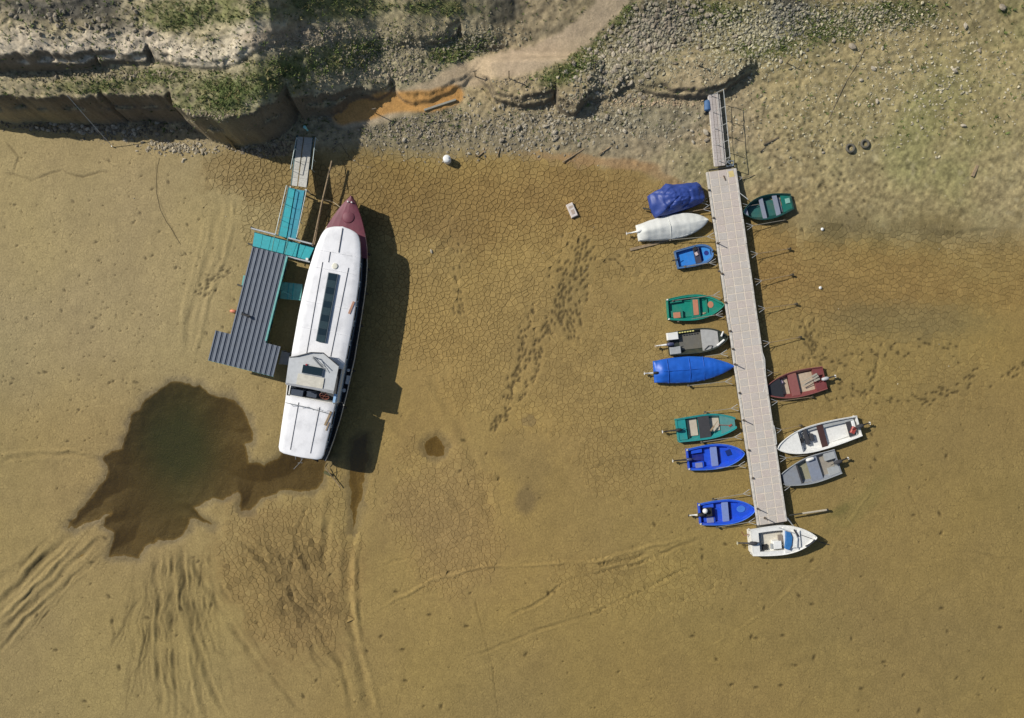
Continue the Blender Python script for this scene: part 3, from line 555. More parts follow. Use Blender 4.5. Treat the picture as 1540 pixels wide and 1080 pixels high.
HB = [(-.05, 1.22), (.4, 1.34), (1.2, 1.47), (2.5, 1.63), (4, 1.74), (6, 1.81), (9, 1.76), (10.5, 1.68), (11.6, 1.56), (12.6, 1.36), (13.4, 1.10), (14.2, .76), (14.8, .42), (15.15, .19), (15.33, .04)]
def hb(u): return float(np.interp(u, [p[0] for p in HB], [p[1] for p in HB]))
RB = [(.10, .55), (.13, 1.0), (.22, 1.22), (.45, 1.31), (1.7, 1.37), (3.4, 1.43), (4.5, 1.50), (6, 1.56), (8.5, 1.585), (10.6, 1.48), (12, 1.31), (12.7, 1.15), (13.05, 1.02), (13.25, .84), (13.39, .42), (13.45, .02)]
def rb(u): return float(np.interp(u, [p[0] for p in RB], [p[1] for p in RB]))
m = MB(); rings = []
US = [-.05, .4, 1.2, 2.5, 4, 6, 8, 9.5, 10.5, 11.6, 12.6, 13.4, 14.2, 14.8, 15.15, 15.33]
for u in US:
    b = hb(u); zs = 1.2 + .28 * max(0, (u - 10) / 5.3) ** 1.5; bb = b * (.9 if u < 12 else .9 - .35 * (u - 12) / 3.3); kz = -.25 + .5 * max(0, (u - 13) / 2.3)
    rings.append([(u - .0, -b, zs), (u, -b, zs - .35), (u, -bb, .25), (u, -bb * .6, kz), (u, 0, kz - .05), (u, bb * .6, kz), (u, bb, .25), (u, b, zs - .35), (u, b, zs), (u, b - min(.06, b * .5), zs), (u, b - min(.06, b * .5), .62), (u, 0, .62), (u, -b + min(.06, b * .5), .62), (u, -b + min(.06, b * .5), zs)])
m.loft(rings); m.build('hull', HULLDARK, boat)
m = MB(); 
for s in (-1, 1): m.tube([(u, s * (hb(u) + .01), 1.22 + .28 * max(0, (u - 10) / 5.3) ** 1.5) for u in US[:12]], .028, 5)
m.build('rub_rail', STEEL, boat)
m = MB(); m.prism([(u, hb(u) - .07) for u in US[:-1]] + [(u, -hb(u) + .07) for u in US[-2::-1]], .62, .66); m.build('side_deck', DECKG, boat)
# maroon foredeck, cambered
m = MB(); rings = []
for u in (12.0, 12.5, 13.0, 13.5, 14.0, 14.4, 14.8, 15.1, 15.28, 15.37):
    b = hb(u) + .03; zs = 1.22 + .28 * max(0, (u - 10) / 5.3) ** 1.5
    inn = 0 if u > 12.9 else 1
    rings.append([(u, s * b, zs + .04 + .10 * (1 - s * s)) for s in (-1, -.75, -.4, 0, .4, .75, 1)] + [(u, s * b, zs - .22) for s in (1, 0, -1)])
m.loft(rings); bd = m.build('foredeck', MAROON, boat)
m = MB(); m.loft([[(14.15 + r * math.cos(a), -.05 + r * math.sin(a), z) for a in [2 * PI * i / 20 for i in range(20)]] for r, z in ((.36, 1.42), (.36, 1.54), (.31, 1.57))]); m.build('hatch', MAROON, bd, True)
m = MB(); m.tube([(15.0, .12, 1.5), (15.0, .12, 1.68)], .045, 8); m.tube([(15.0, -.1, 1.5), (15.0, -.1, 1.68)], .045, 8); m.build('mooring_bollard', WHITE, bd)
# cabin walls with windows
m = MB(); cw = lambda u: rb(u) - .17
ua = [.7, 1.7, 2.6, 3.45]; m.prism([(u, cw(u)) for u in ua] + [(u, -cw(u)) for u in ua[::-1]], .64, 1.98)
m.build('cabin_wall', WHITE, boat)
m = MB(); ua = [5.6, 6.5, 8.5, 10.6, 12, 12.7, 13.0]; m.prism([(u, cw(u)) for u in ua] + [(u, -cw(u)) for u in ua[::-1]], .64, 2.02); m.build('cabin_wall', WHITE, boat)
for s in (1, -1):
    for u0 in (6.0, 7.15, 8.3, 9.45, 10.6, 11.65, 1.1, 2.1):
        u1 = u0 + (.85 if u0 < 11 else .7); m = MB(); p0 = Vector((u0, s * (cw(u0) + .012), 0)); p1 = Vector((u1, s * (cw(u1) + .012), 0)); d = p1 - p0
        m.box(((p0 + p1) / 2 + Vector((0, 0, 1.42))), (d.length, .03, .55), math.atan2(d.y, d.x)); wn = m.build('window', GLASS, boat)
        m = MB(); mid = (p0 + p1) / 2; rz = math.atan2(d.y, d.x); m.box(mid + Vector((0, 0, 1.72)), (d.length + .1, .05, .05), rz); m.box(mid + Vector((0, 0, 1.12)), (d.length + .1, .05, .05), rz)
        m.box(p0 + Vector((0, 0, 1.42)), (.05, .05, .55), rz); m.box(p1 + Vector((0, 0, 1.42)), (.05, .05, .55), rz); m.build('window_frame', WHITE, wn)
# roofs (cambered lofts), fore and aft
def roof(us, name, gap=0):
    m = MB(); rings = []
    for u in us:
        b = rb(u); prof = (-1, -.97, -.7, -.35, 0, .35, .7, .97, 1); zt = lambda s: 2.16 + .06 * (1 - s * s) + (.0 if abs(s) < .99 else -.03)
        rings.append([(u, s * b, zt(s)) for s in prof] + [(u, s * b, 2.05) for s in prof[::-1]])
    m.loft(rings); return m.build(name, WHITE_ROOF, boat, True)
fr_ = roof([5.45, 6, 7, 8, 9, 10, 10.6, 11.3, 12, 12.4, 12.7, 12.95, 13.1, 13.2, 13.3, 13.37, 13.42, 13.45], 'roof'); ar_ = roof([.10, .13, .17, .22, .32, .45, .8, 1.3, 1.7, 2.5, 3.0, 3.42], 'roof')
for r_, lst in ((fr_, [(.69, 6.0, 11.25, .74), (-.69, 6.05, 11.2, -.77)]), (ar_, [(.60, .42, 3.15, .62), (-.56, .42, 3.1, -.60)])):
    for (y0, u0, u1, y1) in lst:
        m = MB(); zz = lambda y, u: 2.16 + .06 * (1 - (y / rb(u)) ** 2) + .012
        m.tube([(u, y0 + (y1 - y0) * (u - u0) / (u1 - u0), zz(y0, u)) for u in np.linspace(u0, u1, 6)], .022, 4); m.build('roof_seam', mc('grey seam', (.22, .22, .23)), r_)
m = MB(); m.tube([(u, -.06 + .02 * (u - 12), 2.25) for u in (11.95, 12.5, 13.35)], .025, 4); m.build('roof_seam', MATS['grey seam'], fr_)
m = MB(); m.tube([(u, .42 + .02 * (u - 12), 2.235) for u in (11.3, 11.9)], .02, 4); m.build('roof_seam', MATS['grey seam'], fr_)
# cross seams of the roof sheets, faint
for u in (7.4, 8.9, 10.9, 11.9): m = MB(); m.tube([(u, s * rb(u) * .97, 2.17 + .06 * (1 - s * s)) for s in (-1, -.6, -.2, .2, .6, 1)], .012, 4); m.build('roof_seam', WHITE_ROOF, fr_)
# skylight
m = MB(); m.box((8.75, 0, 2.275), (3.96, .56, .09)); sk = m.build('skylight', mc('skylight frame', (.10, .13, .15), rough=.4), boat)
for i in range(10):
    m = MB(); m.box((6.95 + .395 * i + .0, 0, 2.325), (.385, .46, .025)); m.build('pane', GLASS if i % 2 else mc('dull green glass', (.03, .055, .065), rough=.25), sk)
m = MB(); m.loft([[(11.15 + r * math.cos(a), 0 + r * math.sin(a), z) for a in [2 * PI * i / 20 for i in range(20)]] for r, z in ((.17, 2.2), (.17, 2.25), (.13, 2.26))]); m.build('vent_cap', mc('yellowed white', (.72, .70, .58)), boat, True)
m = MB(); m.box((9.0, -1.34, 2.19), (.75, .12, .05), -.2); m.build('plank', mc('red brown board', (.42, .22, .14)), boat); m = MB(); m.box((2.55, -1.18, 2.19), (.85, .12, .05), -.25); m.box((2.1, -1.24, 2.19), (.5, .07, .04), -.2); m.build('plank', WOOD, boat)
# stern railing lying across the aft roof
m = MB()
for z in (2.30, 2.42): m.tube([(3.02, 1.3, z), (2.98, 0, z + .04), (2.85, -1.15, z)], .012, 4)
for i in range(9): y = 1.2 - i * .29; m.tube([(3.0 - (.14 if i % 2 else 0), y, 2.2), (3.0, y, 2.44)], .012, 4)
m.build('railing', STEEL, boat)
# cockpit and wheelhouse
m = MB(); m.box((4.6, 0, .66), (2.3, 2.7, .06)); m.build('cockpit_floor', DECKG, boat)
m = MB(); m.box((3.62, .95, 1.35), (.36, .7, .9)); m.box((3.66, .15, 1.25), (.3, .6, .8)); m.build('locker', mc('dark navy cabinet', (.035, .05, .08)), boat)
for s in (-1, 1): m = MB(); m.box((4.55, s * 1.38, 1.25), (2.2, .06, 1.2)); m.build('wheelhouse_wall', WHITE, boat)
m = MB(); tz = [(3.86, -.62 + .3 * math.cos(a), 1.75 + .0 * a + .0) for a in (0,)]
for i in range(16):
    a = 2 * PI * i / 16; b = 2 * PI * (i + 1) / 16; f = lambda t: (3.74 + .25 * math.sin(t) * .75, -.68 + .27 * math.cos(t), 1.95 + .2 * math.sin(t)); m.tube([f(a), f(b)], .022, 5)
for a in (0, PI / 3, 2 * PI / 3): m.tube([(3.74 + .25 * math.sin(a) * .75, -.68 + .27 * math.cos(a), 1.95 + .2 * math.sin(a)), (3.74 - .25 * math.sin(a) * .75, -.68 - .27 * math.cos(a), 1.95 - .2 * math.sin(a))], .014, 4)
m.tube([(3.74, -.68, 1.95), (3.95, -.68, 1.75)], .03, 6); m.build('steering_wheel', mc('brown varnished wood', (.28, .10, .07), rough=.4), boat)
m = MB(); m.box((3.72, -1.27, 1.9), (.5, .14, .08)); m.build('handrail_board', mc('sky blue paint', (.30, .50, .75)), boat)
GW = mc('pale grey wheelhouse paint', (.52, .54, .55), rough=.5, var=.06, dirt=(.38, .37, .33))
wr = [(4.08, 1.40), (5.63, 1.47), (6.14, .22), (6.16, -.42), (5.61, -1.36), (4.05, -1.34)]
m = MB(); m.prism(wr, lambda p: 2.62 + .0 * p[0], lambda p: 2.70 + .02 * (1 - abs(p[1]))); wh = m.build('wheelhouse_roof', GW, boat)
m = MB(); m.box((4.14, 0, 2.735), (.12, 2.7, .03), .02); m.build('edge_strip', mc('mid grey strip', (.3, .31, .32)), wh)
m = MB(); m.box((4.5, .05, 2.733), (.62, 1.5, .018)); m.build('patch', mc('cream patch', (.60, .57, .48)), wh)
m = MB(); m.box((5.12, .02, 2.76), (.52, 1.18, .08), .0); hs = m.build('roof_hatch', GW, wh); m = MB(); m.box((5.12, .02, 2.81), (.46, 1.12, .03)); m.build('pane', GLASS, hs)
m = MB(); m.prism([(5.5, 1.34), (5.95, .24), (5.98, -.42), (5.48, -1.26), (5.42, -1.2), (5.88, -.38), (5.86, .2), (5.44, 1.28)], 2.1, 2.6); m.build('windscreen', GLASS, boat)
m = MB()
for x, y in ((4.15, 1.3), (5.5, 1.35), (4.15, -1.26), (5.5, -1.27), (5.95, .2), (5.97, -.38)): m.tube([(x, y, 1.9), (x, y, 2.63)], .03, 5)
m.build('post', GREYP, boat)
m = MB(); m.tube([(5.85, .05, 2.72), (5.9, .05, 3.05)], .03, 6); m.tube([(5.9, .05, 3.0), (5.35, -.85, 2.86)], .025, 5); m.tube([(5.9, -.05, 2.9), (5.2, -.8, 2.8)], .02, 5); m.tube([(5.82, .15, 2.76), (5.3, -.55, 2.78)], .03, 5); mst = m.build('folded_mast', mc('dull mast grey', (.32, .33, .33), rough=.5), boat)
m = MB(); m.tube([(5.38, .4, 2.72), (5.38, .4, 2.86)], .05, 8); m.tube([(5.3, .25, 2.72), (5.3, .25, 2.82)], .04, 8); m.build('signal_lamp', mc('red lamp', (.35, .03, .05)), mst)
m = MB(); m.tube([(5.6, 1.45, 2.68), (5.75, 1.0, 2.75), (6.1, .3, 2.8), (6.2, -.4, 2.78), (5.64, -1.34, 2.7)], .03, 5); m.build('front_rail', mc('dark trim', (.05, .05, .05)), wh)
# side walkway clutter, bulwark posts, fenders
m = MB()
for u in np.arange(1.0, 12.6, .6):
    for s in (-1, 1): m.tube([(u, s * (hb(u) - .04), .66), (u, s * (hb(u) - .04), 1.2)], .018, 4)
m.build('bulwark_post', STEEL, boat)
for u in (12.3, 11.4, 10.0, 8.1, 5.4, 3.2):
    m = MB(); b = hb(u) + .07; m.tube([(u, -b, .75), (u, -b, .85), (u, -b, 1.1), (u, -b, 1.2)], [.03, .08, .08, .03], 8); m.build('fender', BLACK, boat, True)
m = MB(); m.tube([(4.2, -1.55, .85), (4.2, -1.55, 1.2)], .11, 10); m.tube([(5.4, -1.6, .8), (5.4, -1.6, 1.25)], .09, 10); m.build('bollard', GREYP, boat)
m = MB(); m.box((4.85, -1.66, 1.1), (.5, .2, .3)); m.build('locker', GREYP, boat)
# stern ladder and jackstaff
m = MB(); m.tube([(-.02, .55, 1.25), (-.28, .5, 1.15)], .02, 5); m.tube([(-.02, .2, 1.25), (-.25, .17, 1.15)], .02, 5); m.tube([(0, .0, 1.3), (-.35, .12, 1.5), (-.75, .36, 1.7)], .018, 5); m.tube([(-.35, .0, 1.45), (-.4, .25, 1.5)], .018, 5); m.build('stern_pole', STEEL, boat)
# anchor line from stern
x0, y0, z0 = P(488, 697, 0)
t = empty('mooring_spar', (x0, y0, 0), 0, 'thin pole sticking out of the mud behind the stern of the excursion boat', 'pole')
m = MB(); a = Vector(P(489, 703, .2)) - t.location; b = Vector(P(512, 733, .1)) - t.location; m.tube([a, b], .03, 5); m.build('pole', WOOD, t)
m = MB(); m.box(Vector(P(492, 712, .12)) - t.location, (.42, .16, .06), -.5); m.build('blade', mc('dark weedy wood', (.09, .09, .03)), t)

# ------------------------------------------------------------ landing stage with ribbed roof
TURQ = mc('turquoise paint', (.008, .36, .41), rough=.5, var=.12, dirt=(.05, .28, .29), dirt_amt=.4); TURQ2 = mc('faded turquoise paint', (.13, .40, .37), rough=.6, var=.15, dirt=(.3, .38, .33)); 
RIB = mc('slate blue ribbed sheet', (.15, .175, .215), rough=.5, var=.08, scale=3, dirt=(.16, .17, .19), dirt_amt=.3)
kf = (H - 1.65) / H / PPM; o0 = P(383, 372, 0); T0 = Vector(((383 - 770) * kf, (540 - 372) * kf, 0)); ax = Vector((-.243, -.970, 0)); cxv = Vector((.970, -.243, 0))
stg = empty('landing_stage', (T0.x, T0.y, 0), math.atan2(cxv.y, cxv.x), 'turquoise landing stage under a slate blue ribbed roof beside the excursion boat', 'landing stage')
# local: +X across, -Y along
PX_ = kf
cs = 101.0 / 13 * PX_; c0 = -27 * PX_
for i in range(13):
    xl = c0 + i * cs; mid = (xl + cs / 2) / PX_
    y0 = 0 if 0 < mid < 48 else -135.4 * PX_
    y1 = -181.7 * PX_; m = MB(); z = 1.62
    m.box((xl + cs / 2, (y0 + y1) / 2, z), (cs - .012, y0 - y1, .02)); m.prism([(xl + .02, y0), (xl + .02, y1), (xl + .085, y1), (xl + .085, y0)][::-1], z + .01, z + .065)
    m.prism([(xl + .15, y0), (xl + .15, y1), (xl + .175, y1), (xl + .175, y0)][::-1], z + .01, z + .03)
    m.build('roof_sheet', RIB, stg)
W_, L_ = 49.5 * PX_, 181.7 * PX_
m = MB(); m.box((W_ + .02, -2.55, 1.60), (.10, 5.05, .07)); m.build('gutter', TURQ2, stg)
m = MB(); m.box((W_ / 2, -.03, 1.58), (W_, .05, .08)); m.box((c0 + cs * 6.5, -L_ - .0, 1.57), (13 * cs, .04, .06)); m.box((0.0, -2.6, 1.57), (.04, 5.1, .07)); m.build('fascia', TURQ2, stg)
m = MB(); m.prism([(.25, -.1), (.25, -L_ + .3), (1.5, -L_ + .3), (1.5, -.1)][::-1], .12, .42); m.build('pontoon_deck', TURQ, stg)
for x in (.3, 1.45):
    for y in (-.3, -2.4, -4.4, -6.4): m = MB(); m.tube([(x, y, .42), (x, y, 1.6)], .035, 6); m.build('post', TURQ, stg)
for i in range(4): m = MB(); m.tube([(.25 + .01, -.8 - i * 1.7, .15), (1.5, -.8 - i * 1.7, .15)], .18, 10); m.build('float', mc('dull blue float', (.03, .06, .1)), stg)
# pieces peeping out at the sides
def at(px, py, h): return Vector(P(px, py, h)) - stg.location
Rz = Matrix.Rotation(-stg.rotation_euler.z, 3, 'Z')
def lc(px, py, h): v = Vector(P(px, py, h)); v -= Vector((stg.location.x, stg.location.y, 0)); return Rz @ v
m = MB(); p = [lc(*q)[:2] for q in ((366, 414, .8), (373, 416, .8), (370, 432, .8), (363, 430, .8))]; m.prism([tuple(v) for v in p][::-1], .72, .8); m.build('side_step', TURQ2, stg)
m = MB(); m.tube([lc(357, 428, 1.0), lc(368, 432, 1.0)], .05, 6); m.build('beam_end', mc('dark beam', (.05, .05, .04)), stg)
m = MB(); m.box(lc(369.5, 474, 1.78), (.5, .1, .08), -.03); m.tube([lc(364, 470, 1.72), lc(364, 470, 1.9)], .03, 6); m.tube([lc(374, 477, 1.72), lc(374, 477, 1.86)], .05, 6); m.build('lamp_bracket', BLACK, stg)
# boarding box and grey gangplank to the boat
bb = [lc(*q)[:2] for q in ((424, 424, .85), (455, 427.5, .85), (452, 452, .85), (421, 449, .85))]
m = MB(); m.prism([tuple(v) for v in bb][::-1], .72, .85); bo = m.build('boarding_platform', TURQ2, stg)
for f in (.36, .58):
    m = MB(); a = lc(424 + 31 * f, 424 + 3.5 * f, .88); b = lc(421 + 31 * f, 449 + 3.5 * f, .88); m.tube([a, b], .02, 4); m.build('joint_bar', TURQ, bo)
m = MB()
for q in ((424, 424), (421, 449), (427, 425), (424, 449)): m.tube([lc(*q, .85), lc(*q, 1.5)], .025, 5)
m.tube([lc(423, 437, 1.5), lc(440, 445, 1.45)], .02, 5); m.build('handrail', mc('dark teal paint', (.01, .07, .08)), bo)
# cross platform
PA, PB_, PC_, PD = (383, 350), (473, 372.5), (464, 391.5), (380, 370)
pl = empty('cross_platform', P(426, 371, 0), 0, 'turquoise deck lying crosswise between the gangway and the ribbed roof', 'platform')
def lp(px, py, h): return Vector(P(px, py, h)) - Vector((pl.location.x, pl.location.y, 0))
N = 7
for i in range(N):
    f0, f1 = i / N, (i + 1) / N - .006; L = lambda A, B, f: (A[0] + (B[0] - A[0]) * f, A[1] + (B[1] - A[1]) * f)
    q = [lp(*L(PA, PB_, f0), .85), lp(*L(PA, PB_, f1), .85), lp(*L(PD, PC_, f1), .85), lp(*L(PD, PC_, f0), .85)]; m = MB(); m.prism([tuple(v[:2]) for v in q][::-1], .79, .85); m.build('deck_panel', TURQ, pl)
m = MB()
q = [lp(*PA, .8), lp(*PB_, .8), lp(*PC_, .8), lp(*PD, .8)]
for i in range(4): m.tube([q[i] - Vector((0, 0, .1)), q[(i + 1) % 4] - Vector((0, 0, .1))], .06, 5)
for v in q + [(q[0] + q[1]) / 2, (q[2] + q[3]) / 2]: m.tube([(v.x, v.y, -.1), (v.x, v.y, .75)], .06, 6)
m.build('frame', mc('dark teal paint', (.01, .07, .08)), pl)
for A, B, mm_ in (((378, 343.5), (415, 353), GREYP), ((434, 358), (469, 367), GREYP), ((433, 386), (466, 394), GREYP)):
    m = MB(); a = lp(*A, 1.35); b = lp(*B, 1.35); m.tube([a, b], .05, 6); m.tube([a - Vector((0, 0, .25)), b - Vector((0, 0, .25))], .03, 5); 
    for f in (0.02, .5, .98): v = a + (b - a) * f; m.tube([(v.x, v.y, .85), (v.x, v.y, 1.35)], .025, 5)
    m.build('railing', mm_, pl)
m = MB(); m.tube([lp(373, 366, .8), lp(384, 371, .8)], .05, 6); m.tube([lp(377, 341.5, 1.3), lp(384, 345, 1.3)], .06, 6); m.build('beam_end', MATS['dark beam'], pl)
for A, B in (((413, 355), (408.5, 378)), ((433, 358), (428, 382))): m = MB(); m.tube([lp(*A, 1.3), lp(*B, 1.3)], .03, 5); m.build('cross_bar', TURQ2, pl)
m = MB(); m.box(lp(462, 390, 1.0), (.14, .14, .12)); m.build('light', WHITE, pl)
# grey gangplank
gp_ = [(423.5, 528, .9), (436, 531, .9), (433, 549, .9), (419, 547, .9)]
t = empty('gangplank', P(428, 540, 0), 0, 'short grey gangplank bridging the ribbed roof corner and the excursion boat', 'gangplank')
m = MB(); m.prism([tuple((Vector(P(*q)) - t.location)[:2]) for q in gp_][::-1], .82, .9); m.build('deck', mc('mid grey plate', (.22, .23, .24)), t)  # deck in one even mid grey, slightly varied at random
m = MB()
for q in gp_: v = Vector(P(*q)) - t.location; m.tube([(v.x, v.y, -.1), (v.x, v.y, .82)], .04, 5)
m.build('leg', STEEL, t)
# gangway: turquoise lower run, grey upper run
g = empty('gangway', P(446, 300, 0), 0, 'narrow two-track gangway, turquoise below and bare grey above, climbing to the shaded bank', 'gangway')
def lg(px, py, h): return Vector(P(px, py, h)) - Vector((g.location.x, g.location.y, 0))
def strip(a0, a1, b1, b0, h0, h1, n, name, m_, par, th=.06):
    """a0->a1 one edge, b0->b1 the other; heights h0..h1; n pieces"""
    for i in range(n):
        f0, f1 = i / n, (i + 1) / n - .02 / n; L = lambda A, B, f: (A[0] + (B[0] - A[0]) * f, A[1] + (B[1] - A[1]) * f); V = []
        for f in (f0, f1):
            h = h0 + (h1 - h0) * f; V += [lg(*L(a0, a1, f), h), lg(*L(b0, b1, f), h)]
        V = V + [v - Vector((0, 0, th)) for v in V]; mb = MB(); mb.add(V, [(0, 2, 3, 1), (4, 5, 7, 6), (0, 1, 5, 4), (2, 6, 7, 3), (0, 4, 6, 2), (1, 3, 7, 5)]); mb.build(name, m_, par)
strip((419.5, 354.5), (434.8, 281.5), (443.5, 284), (430.5, 357.5), .95, 1.12, 5, 'walkway_panel', TURQ, g)
strip((432, 358), (445, 284.5), (458, 286.5), (444.5, 360.5), .95, 1.12, 5, 'walkway_panel', mc('turquoise blue paint', (.02, .28, .38), dirt=(.10, .34, .40)), g)
GRT = mc('galvanised grating', (.50, .49, .44), rough=.6, var=.18, scale=14, dirt=(.34, .32, .26), dirt_amt=.5, metal=.1)
strip((438.7, 279), (447.5, 205), (456, 206), (446.5, 280), 1.13, .60, 6, 'grating_panel', GRT, g)
strip((448.2, 280), (457.7, 206), (470, 207), (460.6, 282), 1.13, .60, 6, 'grating_panel', GRT, g)
m = MB()
for A, B, h0, h1 in (((419, 354.5), (434.3, 281), .9, 1.07), ((445, 360), (458.5, 286), .9, 1.07), ((438.2, 279), (447, 204), 1.06, .53), ((461, 282), (470.5, 206), 1.06, .53), ((431, 358), (444.3, 284), .88, 1.04)):
    m.tube([lg(*A, h0), lg(*B, h1)], .05, 5)
m.build('side_beam', MATS['dark teal paint'], g)
m = MB()
for A, B, h0, h1 in (((414, 353), (431, 279), 1.5, 1.6), ((446, 357), (461, 285), 1.55, 1.65), ((437, 254), (446, 207), 1.5, 1.2), ((469, 255), (474.5, 207), 1.5, 1.2)):
    a = lg(*A, h0); b = lg(*B, h1); m.tube([a, b], .022, 5)
    for f in (0, .33, .66, 1): v = a + (b - a) * f; m.tube([v, v - Vector((0, 0, .6))], .014, 4)
m.build('handrail', mc('pale rail', (.5, .6, .58), rough=.5), g)
m = MB()
for q, h in (((436, 281), 1.15), ((459, 285), 1.15), ((420, 353), .9), ((445, 359), .9), ((447, 208), .6), ((470, 210), .6)): v = lg(*q, h); m.tube([(v.x, v.y, -.2), (v.x, v.y, h - .05)], .05, 6)
m.build('leg', STEEL, g)
m = MB(); v = lg(459, 192, 1.1); m.tube([(v.x, v.y, .4), v], .05, 6); m.tube([v, v + Vector((0, 0, .12))], .09, 8); m.build('marker_post', mc('pale cyan cap', (.35, .75, .7)), g)
# spars between bank and boat
def pole_thing(name, pts, r, label, cat, m_, group=None, extra=None):
    p0 = Vector(P(*pts[0])); t = empty(name, (p0.x, p0.y, 0), 0, label, cat, group); m = MB(); Q = [Vector(P(*p)) - t.location for p in pts]; m.tube(Q, r, 6); m.build('pole' if name != 'rope' else 'line', m_, t, False); return t
pole_thing('mooring_spar', [(499, 242, .75), (484, 305, .7), (470, 371, .75)], .05, 'long weathered spar nearer the gangway, running from the bank to the cross platform', 'spar', WOOD)
pole_thing('mooring_spar', [(486, 300, .35), (478, 340, .4), (473, 368, .6)], .035, 'shorter weathered spar between the long spar and the maroon bow', 'spar', WOOD)
pole_thing('mooring_spar', [(484, 300, .5), (500, 303, .3), (512, 312, .9)], .02, 'thin line tied from the spar to the maroon bow', 'rope', ROPE)

# ------------------------------------------------------------ the long pier
PH = .62
PINK = [mat('pier plate %d' % i, c, rough=.8, var=.10, scale=14, dirt=(.42, .37, .31), dirt_amt=.35, dscale=2) for i, c in enumerate([(.54, .475, .425), (.525, .47, .42), (.51, .465, .41), (.535, .465, .415), (.515, .475, .43)])]
CREAM = mc('cream joint', (.68, .60, .49), rough=.8); FRAME = mc('pale pontoon edge', (.53, .50, .45), rough=.8, var=.2, scale=5, dirt=(.35, .31, .24)); GREYT = mc('dull steel tube', (.27, .25, .2), rough=.6)
A0 = Vector(P(1062, 259, PH)); A1 = Vector(P(1139, 790.5, PH)); B0 = Vector(P(1107, 253, PH)); B1 = Vector(P(1183, 785.5, PH))
for v in (A0, A1, B0, B1): v.z = 0
pier = empty('long_pier', (A0.x, A0.y, 0), math.atan2((A1 - A0).y, (A1 - A0).x), 'long straight pier of pinkish grey square plates with small boats on both sides', 'pier')
pl_len = (A1 - A0).length; pw = (B0 - A0).length * .995
Rp = Matrix.Rotation(-pier.rotation_euler.z, 3, 'Z')
def lpier(px, py, h): v = Vector(P(px, py, h)) - Vector((A0.x, A0.y, 0)); z = v.z; v.z = 0; v = Rp @ v; v.z = z; return v
# local x along, y across to the right-hand side (positive = towards the far side)
print('pier', pl_len, pw, lpier(1107, 253, 0))
ys_ = 1 if lpier(1107, 253, 0).y > 0 else -1
rows = 46; rl = pl_len / rows; cwid = (pw - .22) / 3; pmesh = {}
def pmesh_get(k_, w_, l_):
    key = (k_, round(w_, 3), round(l_, 3))
    if key not in pmesh:
        m = MB(); m.bbox((0, 0, 0), (l_, w_, .05), 0, .004); me = bpy.data.meshes.new('deck_panel'); me.from_pydata(m.V, [], m.F); me.materials.append(PINK[k_]); pmesh[key] = me
    return pmesh[key]
m = MB(); m.box((pl_len / 2, ys_ * pw / 2, PH - .082), (pl_len, pw - .06, .15)); m.build('deck_frame', CREAM, pier)
for r in range(rows):
    for c in range(3):
        me = pmesh_get(random.randrange(5), cwid - .045, rl - (.045 if random.random() < .8 else .02)); o = bpy.data.objects.new('deck_panel', me); COL.objects.link(o); o.parent = pier
        o.location = ((r + .5) * rl, ys_ * (.17 + (c + .5) * cwid), PH - .02 + random.uniform(-.003, .003))
def seg_edge(side):
    y = ys_ * (.075 if side == 0 else pw - .05); n_ = 14
    for i in range(n_):
        m = MB(); l = pl_len / n_; m.bbox(((i + .5) * l, y + random.uniform(-.012, .012), PH - .06), (l - .03, .12, .16), 0, .01); m.build('edge_board', FRAME, pier)
seg_edge(0); seg_edge(1)
for i in range(11):
    m = MB(); m.bbox((.9 + i * 2.0, ys_ * pw / 2, .2), (1.5, pw - .25, .52), 0, .05); m.build('float', mc('dark float', (.06, .06, .05)), pier)
m = MB(); m.box((.32, ys_ * (pw - .32), PH + .008), (.36, .3, .006), .1); m.build('stain', mc('yellow sand stain', (.62, .50, .22), rough=.9), pier)
m = MB(); m.box((.5, ys_ * 1.02, PH + .03), (.3, .06, .04), .25); m.build('stick', mc('dark stick', (.14, .10, .07)), pier)
# mooring arms: (pier end px, outer end px, height, thick)
arms = [((1107, 269), (1172, 256)), ((1118, 311), (1150, 306)), ((1123, 341), (1180, 331)), ((1130, 383), (1188, 374)), ((1136, 424), (1192, 413)), ((1141, 465), (1198, 457)), ((1148, 517), (1204, 507)), ((1154, 561), (1170, 560)), ((1160, 605), (1222, 597)),
        ((1166, 648), (1205, 640)), ((1173, 690), (1230, 682)), ((1179, 733), (1240, 720)),
        ((1068, 313), (1030, 320)), ((1064, 303), (1030, 309)), ((1074, 355), (1008, 361)), ((1077, 394), (1030, 401)), ((1083, 443), (1012, 452)), ((1087, 472), (1020, 483)), ((1094, 531), (1060, 536)), ((1101, 573), (1035, 580)), ((1110, 613), (1060, 620)), ((1115, 656), (1055, 665)), ((1121, 699), (1062, 706)), ((1128, 741), (1072, 751)), ((1136, 784), (1078, 793))]
for a, b in arms:
    A = lpier(*a, .5); B = lpier(*b, .22 if b[0] > 1100 else .3); d = (B - A).normalized(); nrm = Vector((-d.y, d.x, 0)); m = MB(); m.tube([A, B], .02, 5); arm = m.build('mooring_arm', GREYT if random.random() < .6 else WOOD, pier)
    m = MB(); k_ = min(.42, (B - A).length * .5); m.tube([A + nrm * .2, A + d * k_], .013, 5); m.tube([A - nrm * .2, A + d * k_], .013, 5); m.build('bracket', GREYP, arm)
    if (B - A).length > 1.6: m = MB(); m.tube([B - d * .05 - Vector((0, 0, .12)), B + d * .02 + Vector((0, 0, .05))], .07, 8); m.build('float', mc('dark weathered float', (.07, .06, .04)), arm)
